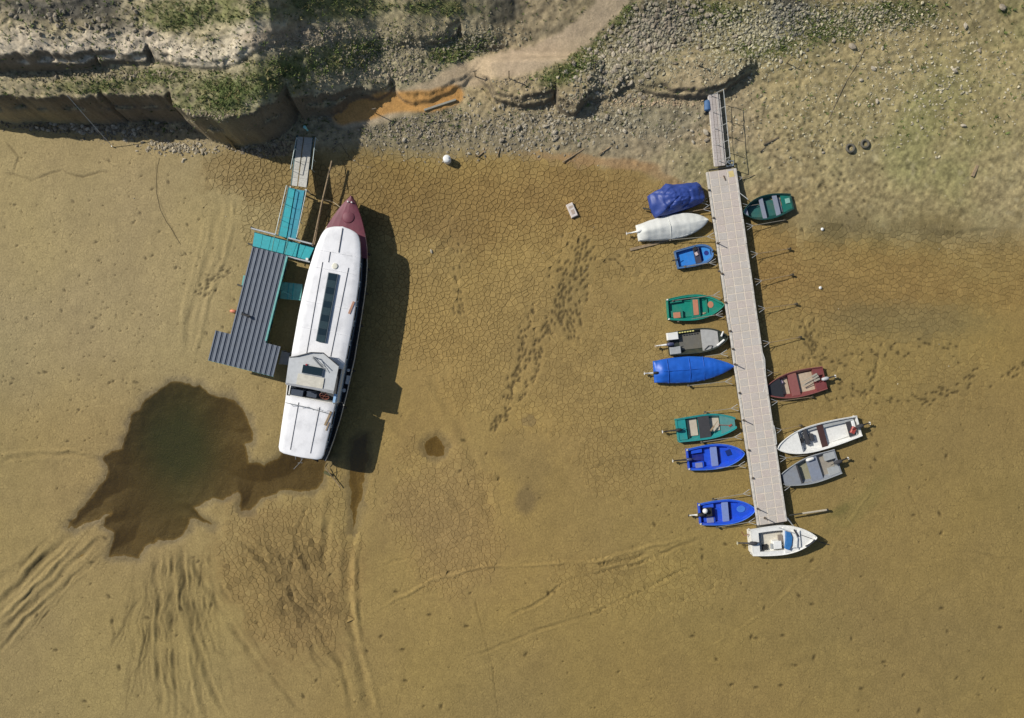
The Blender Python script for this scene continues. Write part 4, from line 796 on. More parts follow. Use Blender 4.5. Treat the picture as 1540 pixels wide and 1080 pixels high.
A = lpier(1187, 775, .5); B = lpier(1243, 767, .3); m = MB(); m.tube([A, A * .65 + B * .35], .04, 6); arm = m.build('mooring_arm', MATS['dark beam'], pier); m = MB(); m.tube([A * .65 + B * .35, B], .06, 8); m.build('foam_sleeve', mc('pale foam', (.5, .44, .33)), arm); m = MB(); m.tube([B, B + (B - A).normalized() * .1], .08, 8); m.build('end_cap', BLACK, arm)
for q in ((1181, 774), (1186, 780), (1190, 786)): m = MB(); m.tube([lpier(q[0] - 6, q[1] - 6, .6), lpier(q[0] + 4, q[1] + 6, .45)], .025, 5); m.build('end_bracket', GREYP, pier)
# mooring hooks with lines on the deck edge
for (x, y) in ((1066, 286), (1073, 328), (1079, 366), (1081, 408), (1086, 412), (1091, 455), (1098, 498), (1102, 525), (1105, 548), (1112, 591), (1118, 632), (1126, 677), (1132, 719), (1139, 765), (1150, 779)):
    v = lpier(x, y, PH); m = MB(); m.tube([(v.x, v.y, PH), (v.x, v.y, PH + .06)], .07, 8); m.tube([(v.x, v.y, PH + .05), (v.x + .02, v.y, PH + (.5 if (x, y) in ((1079, 366), (1105, 548), (1118, 632), (1139, 765), (1150, 779)) else .12))], .03, 6); m.build('mooring_hook', mc('rusty dark iron', (.10, .08, .06)), pier)
for pts_ in ([(1148, 590), (1152, 575), (1150, 540), (1146, 528)], [(1168, 668), (1166, 650), (1164, 640)], [(1125, 300), (1112, 290), (1110, 285)]):
    m = MB(); m.tube([lpier(*q, .62) for q in pts_], .022, 5); m.build('hose', mc('pale hose', (.55, .56, .54)), pier)
m = MB(); v0, v1 = lpier(1150, 790, .5), lpier(1180, 784, .5); m.tube([v0, v1], .07, 6); m.build('bumper', BLACK, pier)
# ramp
RH0, RH1 = .72, 1.35
ramp_ = empty('pier_ramp', P(1083, 250, 0), 0, 'narrow plank ramp with a steel railing linking the bank to the long pier', 'ramp')
g = ramp_
PLK = [mat('ramp plank %d' % i, c, rough=.85, var=.15, scale=12) for i, c in enumerate([(.50, .45, .42), (.47, .42, .385), (.53, .47, .42)])]
for c in range(3):
    fa, fb = c / 3, (c + 1) / 3 - .04; a0 = (1075.5 + 15.5 * fa, 250.5 - 2 * fa); a1 = (1065 + 15 * fa, 136); b1 = (1065 + 15 * fb, 136); b0 = (1075.5 + 15.5 * fb, 250.5 - 2 * fb)
    strip(a0, a1, b1, b0, RH0, RH1, 11, 'plank', PLK[c], ramp_, .05)
m = MB(); m.tube([lg(1075, 250, RH0 - .1), lg(1064.6, 136, RH1 - .1)], .06, 5); m.tube([lg(1091.5, 248, RH0 - .1), lg(1080.5, 136, RH1 - .1)], .06, 5); m.build('side_beam', FRAME, ramp_)
m = MB(); a = lg(1098, 236, RH0 + .9); b = lg(1088, 134, RH1 + .95); m.tube([a, b], .022, 5); m.tube([a - Vector((.25, 0, .45)), b - Vector((.22, 0, .45))], .016, 5); m.tube([a, lg(1092, 247, RH0)], .022, 5)
for f in (0, .25, .5, .75, 1): v = a + (b - a) * f; m.tube([v, v - Vector((.42, 0, .95))], .018, 4)
m.build('railing', mc('pale steel rail', (.48, .50, .48), rough=.4, metal=.3), ramp_)
m = MB(); m.tube([lg(1092, 243, .62), lg(1103, 242, .62), lg(1103, 249, .6), lg(1092, 250, .6)], .045, 5); m.tube([lg(1092, 243, .62), lg(1103, 249, .6)], .03, 5); m.build('hinge_frame', mc('blue grey steel', (.22, .26, .30)), ramp_)
m = MB(); m.tube([lg(1066, 256, .68), lg(1104, 250.5, .68)], .045, 5); m.build('hinge_bar', BLACK, ramp_)

# ------------------------------------------------------------ small boats
class Boat:
    def __init__(s, name, stern, bow, beam_px, label, cat='boat', group='small boats moored at the pier', D=.42, tr=.8, t0=.45, wend=.03, p=2.2, q=.9, col=None, inner=None, rim=.07, h=.42, sink=.05, floor=.12, hull=True):
        A = Vector(P(*stern, h)); B = Vector(P(*bow, h)); A.z = B.z = 0; s.L = (B - A).length; s.W = beam_px * (H - h) / H / PPM; s.D = D
        s.tr, s.t0, s.wend, s.p, s.q, s.rim, s.fl = tr, t0, wend, p, q, rim, floor
        d = B - A; s.rz = math.atan2(d.y, d.x); zz = zat((A.x + B.x) / 2, (A.y + B.y) / 2)
        s.o = empty(name, (A.x, A.y, zz - sink), s.rz, label, cat, group); s.col = col; s.inner = inner or col; s.A = A; s.R = Matrix.Rotation(-s.rz, 3, 'Z')
        if hull: s.hull()
    def hb(s, t):
        b = s.W / 2
        if t <= s.t0: return b * (s.tr + (1 - s.tr) * math.sin(PI / 2 * t / s.t0))
        u = (t - s.t0) / (1 - s.t0); return b * (s.wend + (1 - s.wend) * max(0, 1 - u ** s.p) ** s.q)
    def zs(s, t): return s.D * (1 + .22 * max(0, t - .4) ** 1.5 / .465)
    def lc(s, px, py, h=.42): v = Vector(P(px, py, h)) - s.A; v.z = 0; v = s.R @ v; v.z = h; return v
    def hull(s):
        N = 18; rg = []
        for i in range(N + 1):
            t = 1 - (1 - i / N) ** 1.35; x = t * s.L; b = s.hb(t); z = s.zs(t); r = min(s.rim, b * .45); bi = b - r; fz = s.fl + .0; ch = b * (.82 - .25 * t); ci = min(bi, max(.0, ch - .02)); kz = .25 * max(0, t - .8) / .2 * s.D
            rg.append([(x, -b, z), (x - .0, -b * 1.0, z - .06), (x, -ch, kz + .05), (x, 0, kz - .03), (x, ch, kz + .05), (x, b, z - .06), (x, b, z), (x, bi, z), (x, ci, fz + kz), (x, 0, fz + kz), (x, -ci, fz + kz), (x, -bi, z)])
        m = MB(); m.loft(rg); s.hull_o = m.build('hull', s.col, s.o)
        m = MB(); b = s.hb(0); m.prism([(0, -b * .98), (.06, -b * .98), (.06, b * .98), (0, b * .98)], s.fl - .05, s.D * .97); m.build('transom', s.col, s.o)
        m = MB(); 
        for sd in (-1, 1): m.tube([(t * s.L, sd * (s.hb(t) - .01), s.zs(t) + .01) for t in [1 - (1 - i / 14) ** 1.35 for i in range(15)]], .022, 5)
        m.build('gunwale', s.inner, s.o)
    def slab(s, name, t0, t1, z, th, m_, f=.9, f0=-1., label=None, n=5, parent=None):
        """piece spanning the boat between two stations; f0..f as a share of the half breadth"""
        a = [(s.L * t, s.hb(t) * f - (s.rim * .6 if f > .8 else 0)) for t in np.linspace(t0, t1, n)]; b = [(s.L * t, s.hb(t) * f0 + (s.rim * .6 if f0 < -.8 else 0)) for t in np.linspace(t1, t0, n)]
        m = MB(); m.prism((a + b)[::-1], z - th, z); return m.build(name, m_, parent or s.o, label=label) if label else m.build(name, m_, parent or s.o)
    def motor(s, y=0., cowl=BLACK, leg=GREYP, tip=None, ln=.7, up=.12, sz=1.):
        e = empty('outboard_motor'); e.parent = s.o; e.location = (0, y, s.D); 
        m = MB(); m.loft([[(x, r * .75 * math.cos(a) * sz, .12 + z + r * math.sin(a) * sz) for a in [2 * PI * i / 10 for i in range(10)]] for x, r, z in ((.28 * sz, .05, .02), (.24 * sz, .12, .02), (.05 * sz, .15, .0), (-.10 * sz, .13, -.01), (-.16 * sz, .06, -.02))]); m.build('cowl', cowl, e, True)
        m = MB(); m.tube([(-.1, 0, .08), (-ln * .6, 0, up * .7), (-ln, 0, up)], [.06, .04, .035], 6); m.box((-ln * .98, 0, up - .03), (.16, .03, .2)); m.build('leg', leg, e)
        m = MB(); m.tube([(-ln - .02, 0, up), (-ln - .1, 0, up)], [.045, .02], 6)
        for k_ in range(3): a = k_ * 2.1; m.box((-ln - .07, .06 * math.cos(a), up + .06 * math.sin(a)), (.02, .09, .06), 0)
        m.build('propeller', tip or WHITE, e); m = MB(); m.box((.03, 0, .0), (.12, .16, .16)); m.build('clamp', BLACK, e)
        m = MB(); m.tube([(.25 * sz, 0, .1), (.5 * sz, .05, .12)], .018, 5); m.build('tiller', BLACK, e); return e
    def oars(s, pts, m_): 
        for a, b in pts:
            m = MB(); A, B = s.lc(*a, .46), s.lc(*b, .44); m.tube([A, B], .02, 5); d = (B - A).normalized(); m.box(A + d * .12, (.36, .11, .02), math.atan2(d.y, d.x)); m.build('oar', m_, s.o)
    def cover(s, m_, crown=.35, over=.05, wr=.03, seed=1, ridge=2., t1=1.0, name='cover'):
        NT, NS = 44, 25; V = []; F = []
        for i in range(NT + 1):
            t = i / NT * t1; te = 1 - (1 - t) ** 1.2; b = s.hb(min(te, .999)) + over; x = te * (s.L + .05) - .03 * (1 - te); endf = sst(0, .10, te) * .85 + .15; bf = 1 - .75 * te ** 3
            for j in range(NS):
                q = (j / (NS - 1)) * 2 - 1; q *= 1.16
                if abs(q) > 1: y = math.copysign(b + .01, q); z = s.zs(te) - (abs(q) - 1) / .16 * .20
                else: y = q * b; z = s.zs(te) + crown * (1 - abs(q) ** ridge) * endf * bf
                w_ = float(fbm(np.array([x * 1.0]), np.array([y * 2.6]), .55, 3, seed)[0]) * wr + float(fbm(np.array([x * 3.2]), np.array([y * .8]), .5, 3, seed + 5)[0]) * wr * .8
                V.append((x, y + (w_ * .5 if abs(q) > 1 else 0), z + w_))
        for i in range(NT):
            for j in range(NS - 1): F.append((i * NS + j, (i + 1) * NS + j, (i + 1) * NS + j + 1, i * NS + j + 1))
        # end skirt at the stern
        n0 = len(V); V += [(v[0] - .02, v[1], max(.08, s.D - .16) if abs(v[2]) > 0 else 0) for v in V[:NS]]; F += [(n0 + j, j, j + 1, n0 + j + 1) for j in range(NS - 1)]
        return mesh_obj(name, V, F, m_, s.o, True)

def tone(n, c, **k): return mat(n, c, rough=k.pop('rough', .45), var=.08, dirt=k.pop('dirt', tuple(.55 * v + .45 * w for v, w in zip(c, (.25, .19, .09)))), dirt_amt=k.pop('amt', .42), **k)
BRB = tone('bright blue boat paint', (.016, .085, .62)); BRB2 = tone('lighter blue gelcoat', (.06, .20, .66)); NAV = tone('deep blue inside', (.006, .02, .22))
GRN = tone('sea green boat paint', (.008, .23, .165)); GRN2 = tone('dull sea green', (.02, .19, .14)); TEAL = tone('teal boat paint', (.02, .27, .27)); TEAL2 = tone('greyed teal', (.10, .27, .26)); DGR = tone('bottle green paint', (.008, .06, .055)); DGR2 = tone('dusty bottle green', (.03, .13, .12))
OLV = tone('dark olive hull', (.035, .045, .035)); WHT = tone('white gelcoat', (.78, .78, .74), amt=.15); GRY = tone('mid grey boat paint', (.24, .26, .29)); GRYL = tone('pale grey boat paint', (.38, .40, .40)); MRN = tone('dull maroon paint', (.20, .055, .055)); MRN2 = tone('dusty maroon', (.27, .10, .09))
ORG = tone('salmon pad', (.52, .22, .13)); SLATE = tone('slate grey seat', (.24, .27, .34)); TARP = mat('dark blue tarpaulin', (.028, .06, .26), rough=.5, var=.12, scale=3); TARP2 = mat('blue tarpaulin', (.012, .105, .50), rough=.45, var=.12, scale=2.5); TARPW = mat('off white canvas', (.66, .67, .63), rough=.8, var=.05, scale=3, dirt=(.48, .49, .45), dirt_amt=.5)

# 1 dark blue tarp
b = Boat('covered_boat', (985, 306), (1050, 290), 32, 'motorboat shrouded in a crumpled dark blue tarpaulin at the bank end of the pier', D=.5, tr=.75, wend=.35, t0=.5, col=tone('hidden hull', (.2, .2, .22)), h=.6)
outl_ = [(976, 293), (985, 288), (993, 284), (1001, 276), (1012, 278), (1029, 275.5), (1048, 273.5), (1054, 279), (1059, 287), (1060, 296), (1058, 303), (1044, 309.5), (1034, 313), (1023, 316.5), (1002, 323), (994, 324), (988, 325.5), (980, 313)]
outl = [(outl_[i][0] * (1 - f) + outl_[(i + 1) % 18][0] * f, outl_[i][1] * (1 - f) + outl_[(i + 1) % 18][1] * f) for i in range(18) for f in (0, .33, .67)]; N_ = len(outl); cxy = b.lc(1018, 298, .75); V = []; F = []; RN = 22
for k_ in range(RN + 1):
    f = k_ / RN
    for i, q in enumerate(outl):
        e = b.lc(*q, .62); v = cxy.lerp(e, f); zz = .62 + .50 * (1 - f ** 2.4) ** .9; zz += .07 * math.sin(i * .77 + f * 5) * f ** 2 - .07 * math.exp(-((math.hypot((v.x - cxy.x) / 1.25, v.y - cxy.y) - .62) / .06) ** 2) - .04 * abs(math.sin(math.atan2(v.y - cxy.y, v.x - cxy.x) * 6 + v.x)) ** 4 * f + .05 * (1 - abs(float(fbm(np.array([v.x * 1.2 + v.y]), np.array([v.y * 2.2 - v.x]), .45, 3, 19)[0])) * 2) + .10 * float(fbm(np.array([v.x * 1.5]), np.array([v.y * 2]), .5, 3, 9)[0]); V.append((v.x, v.y, zz))
for i, q in enumerate(outl): e = b.lc(*q, .62); V.append((e.x + (e.x - cxy.x) * .01, e.y * 1.01, .18 + .05 * math.sin(i)))
for k_ in range(RN + 1):
    for i in range(N_): F.append((k_ * N_ + i, k_ * N_ + (i + 1) % N_, (k_ + 1) * N_ + (i + 1) % N_, (k_ + 1) * N_ + i))
tp = mesh_obj('tarpaulin', V, F, TARP, b.o, True)
m = MB(); m.tube([b.lc(967, 313, .3), b.lc(985, 316, .35)], .05, 6); m.build('trailer_beam', MATS['dark beam'], b.o)
# 2 white canvas
b = Boat('covered_boat', (960, 350), (1063.5, 331), 35, 'slim boat under a tight white canvas cover with a raised engine leg', D=.42, tr=.62, t0=.52, p=2.4, q=.8, wend=.02, col=WHT)
cv = b.cover(TARPW, .38, .03, .03, 3, 1.5); m = MB(); m.tube([(b.L * .45, y, b.D + .38 * (1 - abs(y / (b.W / 2)) ** 1.5) + .015) for y in np.linspace(-.6, .6, 7)], .015, 4); m.build('strap', TARPW, cv)
b.motor(.08, WHITE, WHITE, WHITE, .62, .0, .8)
m = MB(); m.box((1.2, -.75, .1), (3.6, .16, .06), .06); m.build('support_plank', WOOD, b.o)
# 3 small blue tub
b = Boat('rowing_boat', (1018, 390.5), (1072.5, 378.5), 31, 'smallest blue dinghy with a rounded bow and a dark plank seat', 'dinghy', D=.38, tr=.88, t0=.6, p=2.3, q=.55, wend=.12, col=tone('steel blue rim', (.07, .17, .36)), inner=tone('steel blue rim', (.07, .17, .36)), rim=.1)
b.slab('floor', .08, .52, .16, .03, tone('cobalt floor', (.03, .22, .66)), .72, -.72); b.slab('seat', .50, .66, .33, .04, tone('dark slate plank', (.06, .06, .085)), .88, -.88); b.slab('floor', .66, .74, .15, .02, NAV, .7, -.7); b.slab('bow_seat', .74, .95, .27, .04, tone('sky blue locker', (.05, .27, .68)), .74, -.74)
m = MB(); c = (b.L * .84, .03, .285); m.loft([[(c[0] + r * math.cos(a), c[1] + r * math.sin(a), z) for a in [2 * PI * i / 14 for i in range(14)]] for r, z in ((.14, .275), (.14, .285))]); m.build('hatch', NAV, b.o)
m = MB(); m.box((b.L * .56, .1, .37), (.16, .2, .06), .3); m.build('cloth', tone('crumpled rag', (.6, .48, .46)), b.o); m = MB(); m.box((b.L * .55, .42, .38), (.2, .22, .06), .3); m.build('rag', BLACK, b.o)
m = MB(); m.tube([(.0, .0, .40), (-.25, .0, .3)], .035, 5); m.tube([(0, 0, .4), (.2, .1, .42)], .02, 5); m.build('trolling_motor', BLACK, b.o)
# 4 green
b = Boat('rowing_boat', (1004.5, 465.5), (1088.5, 458.5), 39, 'sea green boat with salmon coloured seat pads', D=.42, tr=.80, t0=.45, p=2.0, q=.8, wend=.02, col=GRN, rim=.13)
b.slab('floor', .05, .95, .17, .02, GRN, .68, -.68); st = b.slab('seat', .44, .58, .36, .2, GRN2, .88, -.88); b.slab('seat_pad', .46, .55, .385, .02, ORG, .6, -.6, parent=st)
st = b.slab('stern_box', .06, .27, .34, .2, GRN2, -.15, -.86); m = MB(); v = b.lc(1018.5, 474, .36); m.bbox((v.x, v.y, .36), (.42, .34, .04), 0, .01); m.build('seat_pad', ORG, st)
st = b.slab('side_bench', .06, .27, .33, .06, GRN2, .86, .55); bd_ = b.slab('bow_deck', .74, .985, .38, .05, GRN, .86, -.86, n=8); m = MB(); v = b.lc(1069, 458, .4); m.loft([[(v.x + .17 * math.cos(a) * 1.0, v.y + .2 * math.sin(a), z) for a in [2 * PI * i / 14 for i in range(14)]] for z in (.38, .40)]); m.build('seat_pad', ORG, bd_)
b.slab('rib', .70, .73, .24, .06, GRN2, .8, -.8); m = MB(); m.tube([(b.L * .66, -.45, .2), (b.L * .68, -.38, .2), (b.L * .64, -.4, .24)], .06, 6); m.build('coiled_rope', ROPE, b.o)
m = MB(); m.bbox((.03, .58, .44), (.10, .08, .08)); m.bbox((.03, -.58, .44), (.10, .08, .08)); m.build('corner_cap', WHITE, b.o)
# 5 olive / grey
b = Boat('motorboat', (1006, 517.5), (1094.5, 507), 37, 'dark olive fishing boat with two white stern boxes and a pale grey foredeck', 'fishing boat', D=.42, tr=.9, t0=.5, p=2.2, q=.75, wend=.05, col=OLV, rim=.07)
b.slab('floor', .2, .58, .15, .03, tone('grey brown floor', (.15, .145, .125)), .70, -.62)
for q in ((1012, 505.5), (1016, 527)): v = b.lc(*q, .45); m = MB(); m.bbox((v.x, v.y, .32), (.66, .44, .28), .0, .02); m.build('stern_box', GRYL if q[1] > 510 else WHITE, b.o)
b.slab('foredeck', .56, .84, .43, .05, tone('pale grey foredeck', (.42, .42, .40)), .93, -.93, n=6); b.slab('bow_locker', .84, .97, .38, .05, OLV, .8, -.8)
for i in range(6): v = b.lc(1022.5 + i * 4.0, 500.3 - i * .55, .46); m = MB(); m.box((v.x, v.y, .455), (.11, .06, .02)); m.build('yellow_tag', tone('pale yellow', (.75, .70, .25)), b.o)
m = MB(); m.tube([b.lc(1079, 520, .5), b.lc(1089.5, 511, .52)], .06, 6); m.build('bow_fender', WHITE, b.o); m = MB(); m.tube([b.lc(1085, 506, .5), b.lc(1088, 498.5, .5)], .05, 6); m.build('bow_fender', WHITE, b.o)
m = MB(); m.tube([b.lc(1060, 526, .45), b.lc(1066, 520, .47), b.lc(1072, 520, .46), b.lc(1070, 524, .46)], .025, 5); m.build('rope', BLACK, b.o)
b.motor(-.02, tone('navy cowl', (.06, .07, .14)), WHITE, PALEWOOD, .75, .0, 1.)
# 6 blue covered
b = Boat('covered_boat', (985, 559.5), (1102, 551), 38, 'long boat under a smooth bright blue cover that ends in a point at the pier', D=.42, tr=.82, t0=.42, p=1.9, q=.85, wend=.01, col=tone('blue hull strip', (.03, .16, .5)))
cv = b.cover(TARP2, .30, .03, .035, 11, 1.8)
for f in (.16, .44, .62): m = MB(); m.tube([(b.L * f, y, b.D + .30 * (1 - abs(y / (b.W / 2 + .03)) ** 1.8) * (1 - .75 * f ** 3) + .02) for y in np.linspace(-.72, .72, 9)], .018, 4); m.build('cover_seam', TARP2, cv)
m = MB(); m.tube([(b.L * (f_), 0, b.D + .30 * (1 - .75 * f_ ** 3) + .015) for f_ in (.1, .3, .5, .7)], .02, 4); m.build('cover_seam', TARP2, cv)
b.motor(-.05, BLACK, GREYP, WHITE, .55, -.05, .7)
# 7 teal
b = Boat('motorboat', (1019, 648), (1107, 636), 38, 'teal flat-bowed boat with pale floor boards and a dark canvas over its middle', D=.42, tr=.94, t0=.5, p=1.9, q=.9, wend=.40, col=TEAL, rim=.09)
b.slab('stern_deck', .02, .16, .38, .05, TEAL, .9, -.9); b.slab('stern_locker', .16, .2, .3, .15, DGR, .85, -.85); b.slab('floor_board', .2, .36, .18, .03, tone('cream floor', (.56, .50, .40)), .72, -.62); b.slab('canvas', .37, .56, .40, .05, DARKGREY, .92, -.92)
b.slab('floor_board', .56, .74, .18, .03, tone('cream floor', (.56, .50, .40)), .62, -.5); b.slab('bow_deck', .74, .985, .44, .05, TEAL2, .95, -.95, n=6)
m = MB(); v = b.lc(1099, 640, .48); m.box((v.x, v.y, .47), (.2, .1, .03), .4); m.tube([(v.x - .7, v.y + .12, .46), (v.x, v.y, .46)], .02, 4); m.build('anchor', tone('rust red', (.35, .08, .05)), b.o)
b.motor(.05, BLACK, BLACK, WHITE, .82, .0, .9); b.oars([((1070, 647), (1080, 633))], WOOD)
# 8, 9 blue twins
def blue(stern, bow, label, motor_leg, y, cowl):
    b = Boat('motorboat', stern, bow, 38, label, D=.42, tr=.84, t0=.45, p=2.1, q=.72, wend=.03, col=BRB, inner=BRB2, rim=.12)
    b.slab('floor', .04, .97, .15, .02, BRB, .7, -.7, n=8); b.slab('seat', .42, .53, .36, .16, tone('dusty blue seat', (.20, .27, .55)), .86, -.86); b.slab('footwell', .54, .6, .17, .02, NAV, .7, -.7)
    b.slab('bow_deck', .72, .985, .37, .05, BRB, .86, -.86, n=8); b.slab('stern_well', .05, .3, .17, .02, NAV, .75, -.75); b.slab('stern_seat', .08, .27, .33, .12, BRB, .85, .45); st = b.slab('stern_seat', .08, .28, .33, .12, BRB, -.3, -.85)
    m = MB(); m.bbox((b.L * .19, -b.W * .28, .345), (.42, .3, .03), 0, .01); m.build('seat_pad', tone('grey lilac pad', (.22, .24, .42)), st)
    m = MB(); m.bbox((.02, b.hb(0) - .06, .45), (.10, .1, .08)); m.bbox((.02, -b.hb(0) + .06, .45), (.10, .1, .08)); m.build('corner_cap', GREYP, b.o)
    b.motor(y, cowl, *motor_leg); return b
b = blue((1035, 691.5), (1119.5, 682), 'bright blue open boat next to the teal boat, its thin engine leg raised', (BLACK, WHITE, .85, .02, .8), .02, tone('navy cowl', (.06, .07, .14)))
m = MB(); v = b.lc(1096, 681, .4); m.box((v.x, v.y, .40), (.3, .34, .02), .3); m.build('net', tone('dark navy cloth', (.01, .03, .16)), b.o)
b = blue((1052.5, 774), (1135.5, 766.5), 'bright blue open boat near the pier end with a white topped motor on a bracket', (WHITE, BLACK, .6, .02, 1.), .0, BLACK)
m = MB(); v = b.lc(1061, 769, .7); m.loft([[(v.x + r * math.cos(a), v.y + r * math.sin(a), z) for a in [2 * PI * i / 12 for i in range(12)]] for r, z in ((.13, .62), (.16, .68), (.13, .76), (.04, .8))]); m.build('motor_cap', WHITE, b.o, True)
m = MB(); v = b.lc(1065, 771, .5); m.bbox((v.x, v.y, .42), (.5, .52, .22), 0, .02); m.build('battery_box', BLACK, b.o)
m = MB(); v = b.lc(1115, 766, .43); m.loft([[(v.x + .26 * math.cos(a), v.y + .2 * math.sin(a), z) for a in [2 * PI * i / 14 for i in range(14)]] for z in (.37, .40)]); m.build('bow_hatch', BRB2, b.o)
# 10 dark green rowing boat, far side
b = Boat('rowing_boat', (1191.5, 303), (1117, 320.5), 37, 'bottle green rowing boat with two slate grey thwarts', 'rowing boat', D=.45, tr=.62, t0=.48, p=2.2, q=.8, wend=.03, col=DGR, inner=DGR, rim=.06)
b.slab('floor', .08, .95, .15, .02, DGR2, .72, -.72, n=8); b.slab('stern_seat', .02, .2, .36, .05, tone('teal green seat', (.01, .15, .12)), .88, -.88); b.slab('seat', .27, .36, .38, .04, SLATE, .9, -.9); b.slab('seat', .55, .63, .38, .04, SLATE, .9, -.9); b.slab('bow_seat', .90, .97, .42, .04, SLATE, .85, -.85)
m = MB(); v = b.lc(1184.5, 302, .4); m.bbox((v.x, v.y, .39), (.28, .3, .03), 0, .01); m.build('seat_pad', tone('pale sea green pad', (.22, .44, .38)), b.o); b.slab('footboard', .2, .26, .2, .03, SLATE, .7, -.7)
# 11 maroon
b = Boat('motorboat', (1241.5, 568), (1156.5, 587.5), 40, 'dull maroon boat with pale floor boards, oars laid inside and a black bow cover', D=.42, tr=.86, t0=.45, p=2.0, q=.9, wend=.42, col=MRN, inner=MRN2, rim=.06)
b.slab('bow_cover', .77, 1.0, .46, .12, mat('black canvas', (.02, .022, .028), rough=.7), 1.0, -1.0, n=6); b.slab('floor_board', .18, .47, .16, .03, PALEWOOD, .76, -.68); b.slab('seat', .47, .62, .38, .05, MRN2, .9, -.9); b.slab('floor_board', .62, .77, .16, .03, PALEWOOD, .7, -.7)
b.slab('stern_box', .02, .18, .38, .2, MRN, .92, .3); b.slab('stern_box', .02, .18, .38, .2, MRN, -.3, -.92); m = MB(); v = b.lc(1175, 575, .3); m.bbox((v.x, v.y, .26), (.26, .24, .16), .5, .03); m.build('bag', tone('lilac grey bag', (.42, .33, .40)), b.o)
b.oars([((1228, 563), (1206, 575)), ((1230, 566), (1207, 580)), ((1232, 570), (1208, 581))], tone('grey oar', (.38, .36, .30)))
b.motor(.05, GREYP, DARKGREY, WHITE, .55, .0, 1.)
# 12 white
b = Boat('motorboat', (1293.5, 640.5), (1169, 675), 40, 'long white open motorboat with a dark brown thwart and a red fuel tank', 'motorboat', D=.5, tr=.78, t0=.50, p=2.2, q=.75, wend=.02, col=WHT, inner=WHT, rim=.07, h=.5)
b.slab('floor', .05, .72, .2, .02, WHT, .72, -.72, n=8); b.slab('foredeck', .72, .985, .54, .05, WHT, .96, -.96, n=9); b.slab('seat', .41, .48, .42, .05, tone('dark brown plank', (.07, .035, .03)), .92, -.92); b.slab('side_bench', .1, .42, .36, .06, GRYL, -.55, -.88); b.slab('side_bench', .48, .70, .36, .06, GRYL, -.62, -.88)
for q, sz in (((1202, 660), (.25, .95)), ((1214, 657.5), (.22, .9)), ((1222, 658), (.2, .42)), ((1205, 663), (.34, .3))): v = b.lc(*q, .5); m = MB(); m.bbox((v.x, v.y, .42), (sz[0], sz[1], .18), .0, .03); m.build('folded_chair' if sz[1] > .5 else 'bag', DARKGREY if sz[1] > .35 else BLACK, b.o)
b.slab('dash', .70, .73, .5, .06, GRY, .9, -.9); b.slab('stern_locker', .04, .13, .38, .05, GRYL, .9, -.9); b.slab('stern_well', .06, .14, .4, .02, DARKGREY, .75, -.6); m = MB(); v = b.lc(1284, 647, .45); m.bbox((v.x, v.y, .42), (.42, .28, .2), .9, .04); m.build('fuel_tank', tone('fuel tank red', (.35, .05, .04)), b.o); m = MB(); v = b.lc(1284, 638, .45); m.bbox((v.x, v.y, .42), (.18, .4, .12), 0, .02); m.build('bracket', WHITE, b.o)
b.motor(0, DARKGREY, BLACK, WHITE, .55, .0, 1.1)
# 13 grey
b = Boat('motorboat', (1261, 694), (1177.5, 721), 41, 'angular grey metal boat with a white float on its middle seat', D=.45, tr=.92, t0=.42, p=1.7, q=.95, wend=.44, col=GRY, inner=GRYL, rim=.06)
b.slab('foredeck', .72, .995, .47, .06, GRY, .97, -.97, n=6); b.slab('floor', .5, .72, .16, .03, tone('olive grey floor', (.30, .29, .20)), .8, -.75); b.slab('seat', .33, .52, .40, .06, tone('blue grey bench', (.23, .26, .32)), .92, -.92); b.slab('floor', .05, .33, .16, .03, tone('dusty grey floor', (.32, .29, .24)), .8, -.8)
b.slab('windscreen', .695, .72, .5, .1, DARKGREY, .85, -.85); b.slab('stern_box', .02, .2, .4, .2, GRYL, .92, .3); b.slab('stern_box', .02, .2, .4, .2, GRYL, -.3, -.92)
m = MB(); v = b.lc(1219, 691, .5); m.tube([(v.x - .25, v.y, .48), (v.x - .18, v.y, .48), (v.x + .18, v.y, .48), (v.x + .25, v.y, .48)], [.04, .1, .1, .04], 8); m.build('white_float', WHITE, b.o, True); b.motor(.0, DARKGREY, BLACK, WHITE, .55, .0, 1.1)
m = MB(); m.box((1.6, .72, .1), (3.0, .12, .06), -.05); m.build('support_plank', WOOD, b.o)
# 14 white cabin boat at the pier end
b = Boat('cabin_boat', (1131, 817), (1227.5, 808), 45, 'white cuddy boat with a blue windscreen lying across the end of the pier', 'motorboat', D=.75, tr=.88, t0=.42, p=2.1, q=.85, wend=.02, col=WHT, inner=WHT, rim=.10, h=.75, floor=.35)
b.slab('cockpit_floor', .14, .5, .38, .03, tone('cream cockpit sole', (.66, .62, .52)), .68, -.60); b.slab('stern_deck', .02, .12, .74, .06, WHT, .95, -.95); b.slab('side_deck', .12, .5, .745, .06, WHT, .97, .66); b.slab('side_deck', .12, .5, .745, .06, WHT, -.70, -.97)
b.slab('stern_bench', .12, .165, .55, .2, GRYL, .66, -.66); cab = b.slab('cabin_top', .5, .985, .80, .08, WHT, .95, -.95, n=10)
m = MB(); v0 = [b.lc(*q, 1.0) for q in ((1183, 800), (1189, 801), (1192, 808), (1191, 820), (1187, 828), (1182, 826), (1183, 814))]; m.prism([(v.x, v.y) for v in v0][::-1], .80, 1.02); m.build('windscreen', mat('blue tinted acrylic', (.04, .17, .42), rough=.15), b.o)
m = MB(); m.bbox((b.L * .68, 0, .86), (.55, 1.0, .12), 0, .05); m.build('cabin_hatch', WHT, cab)
m = MB(); R_ = [b.lc(*q, 1.0) for q in ((1172, 794), (1185, 799), (1197, 803), (1200, 810), (1199, 826))]; m.tube(R_, .03, 6); m.build('grab_rail', GREYP, cab)
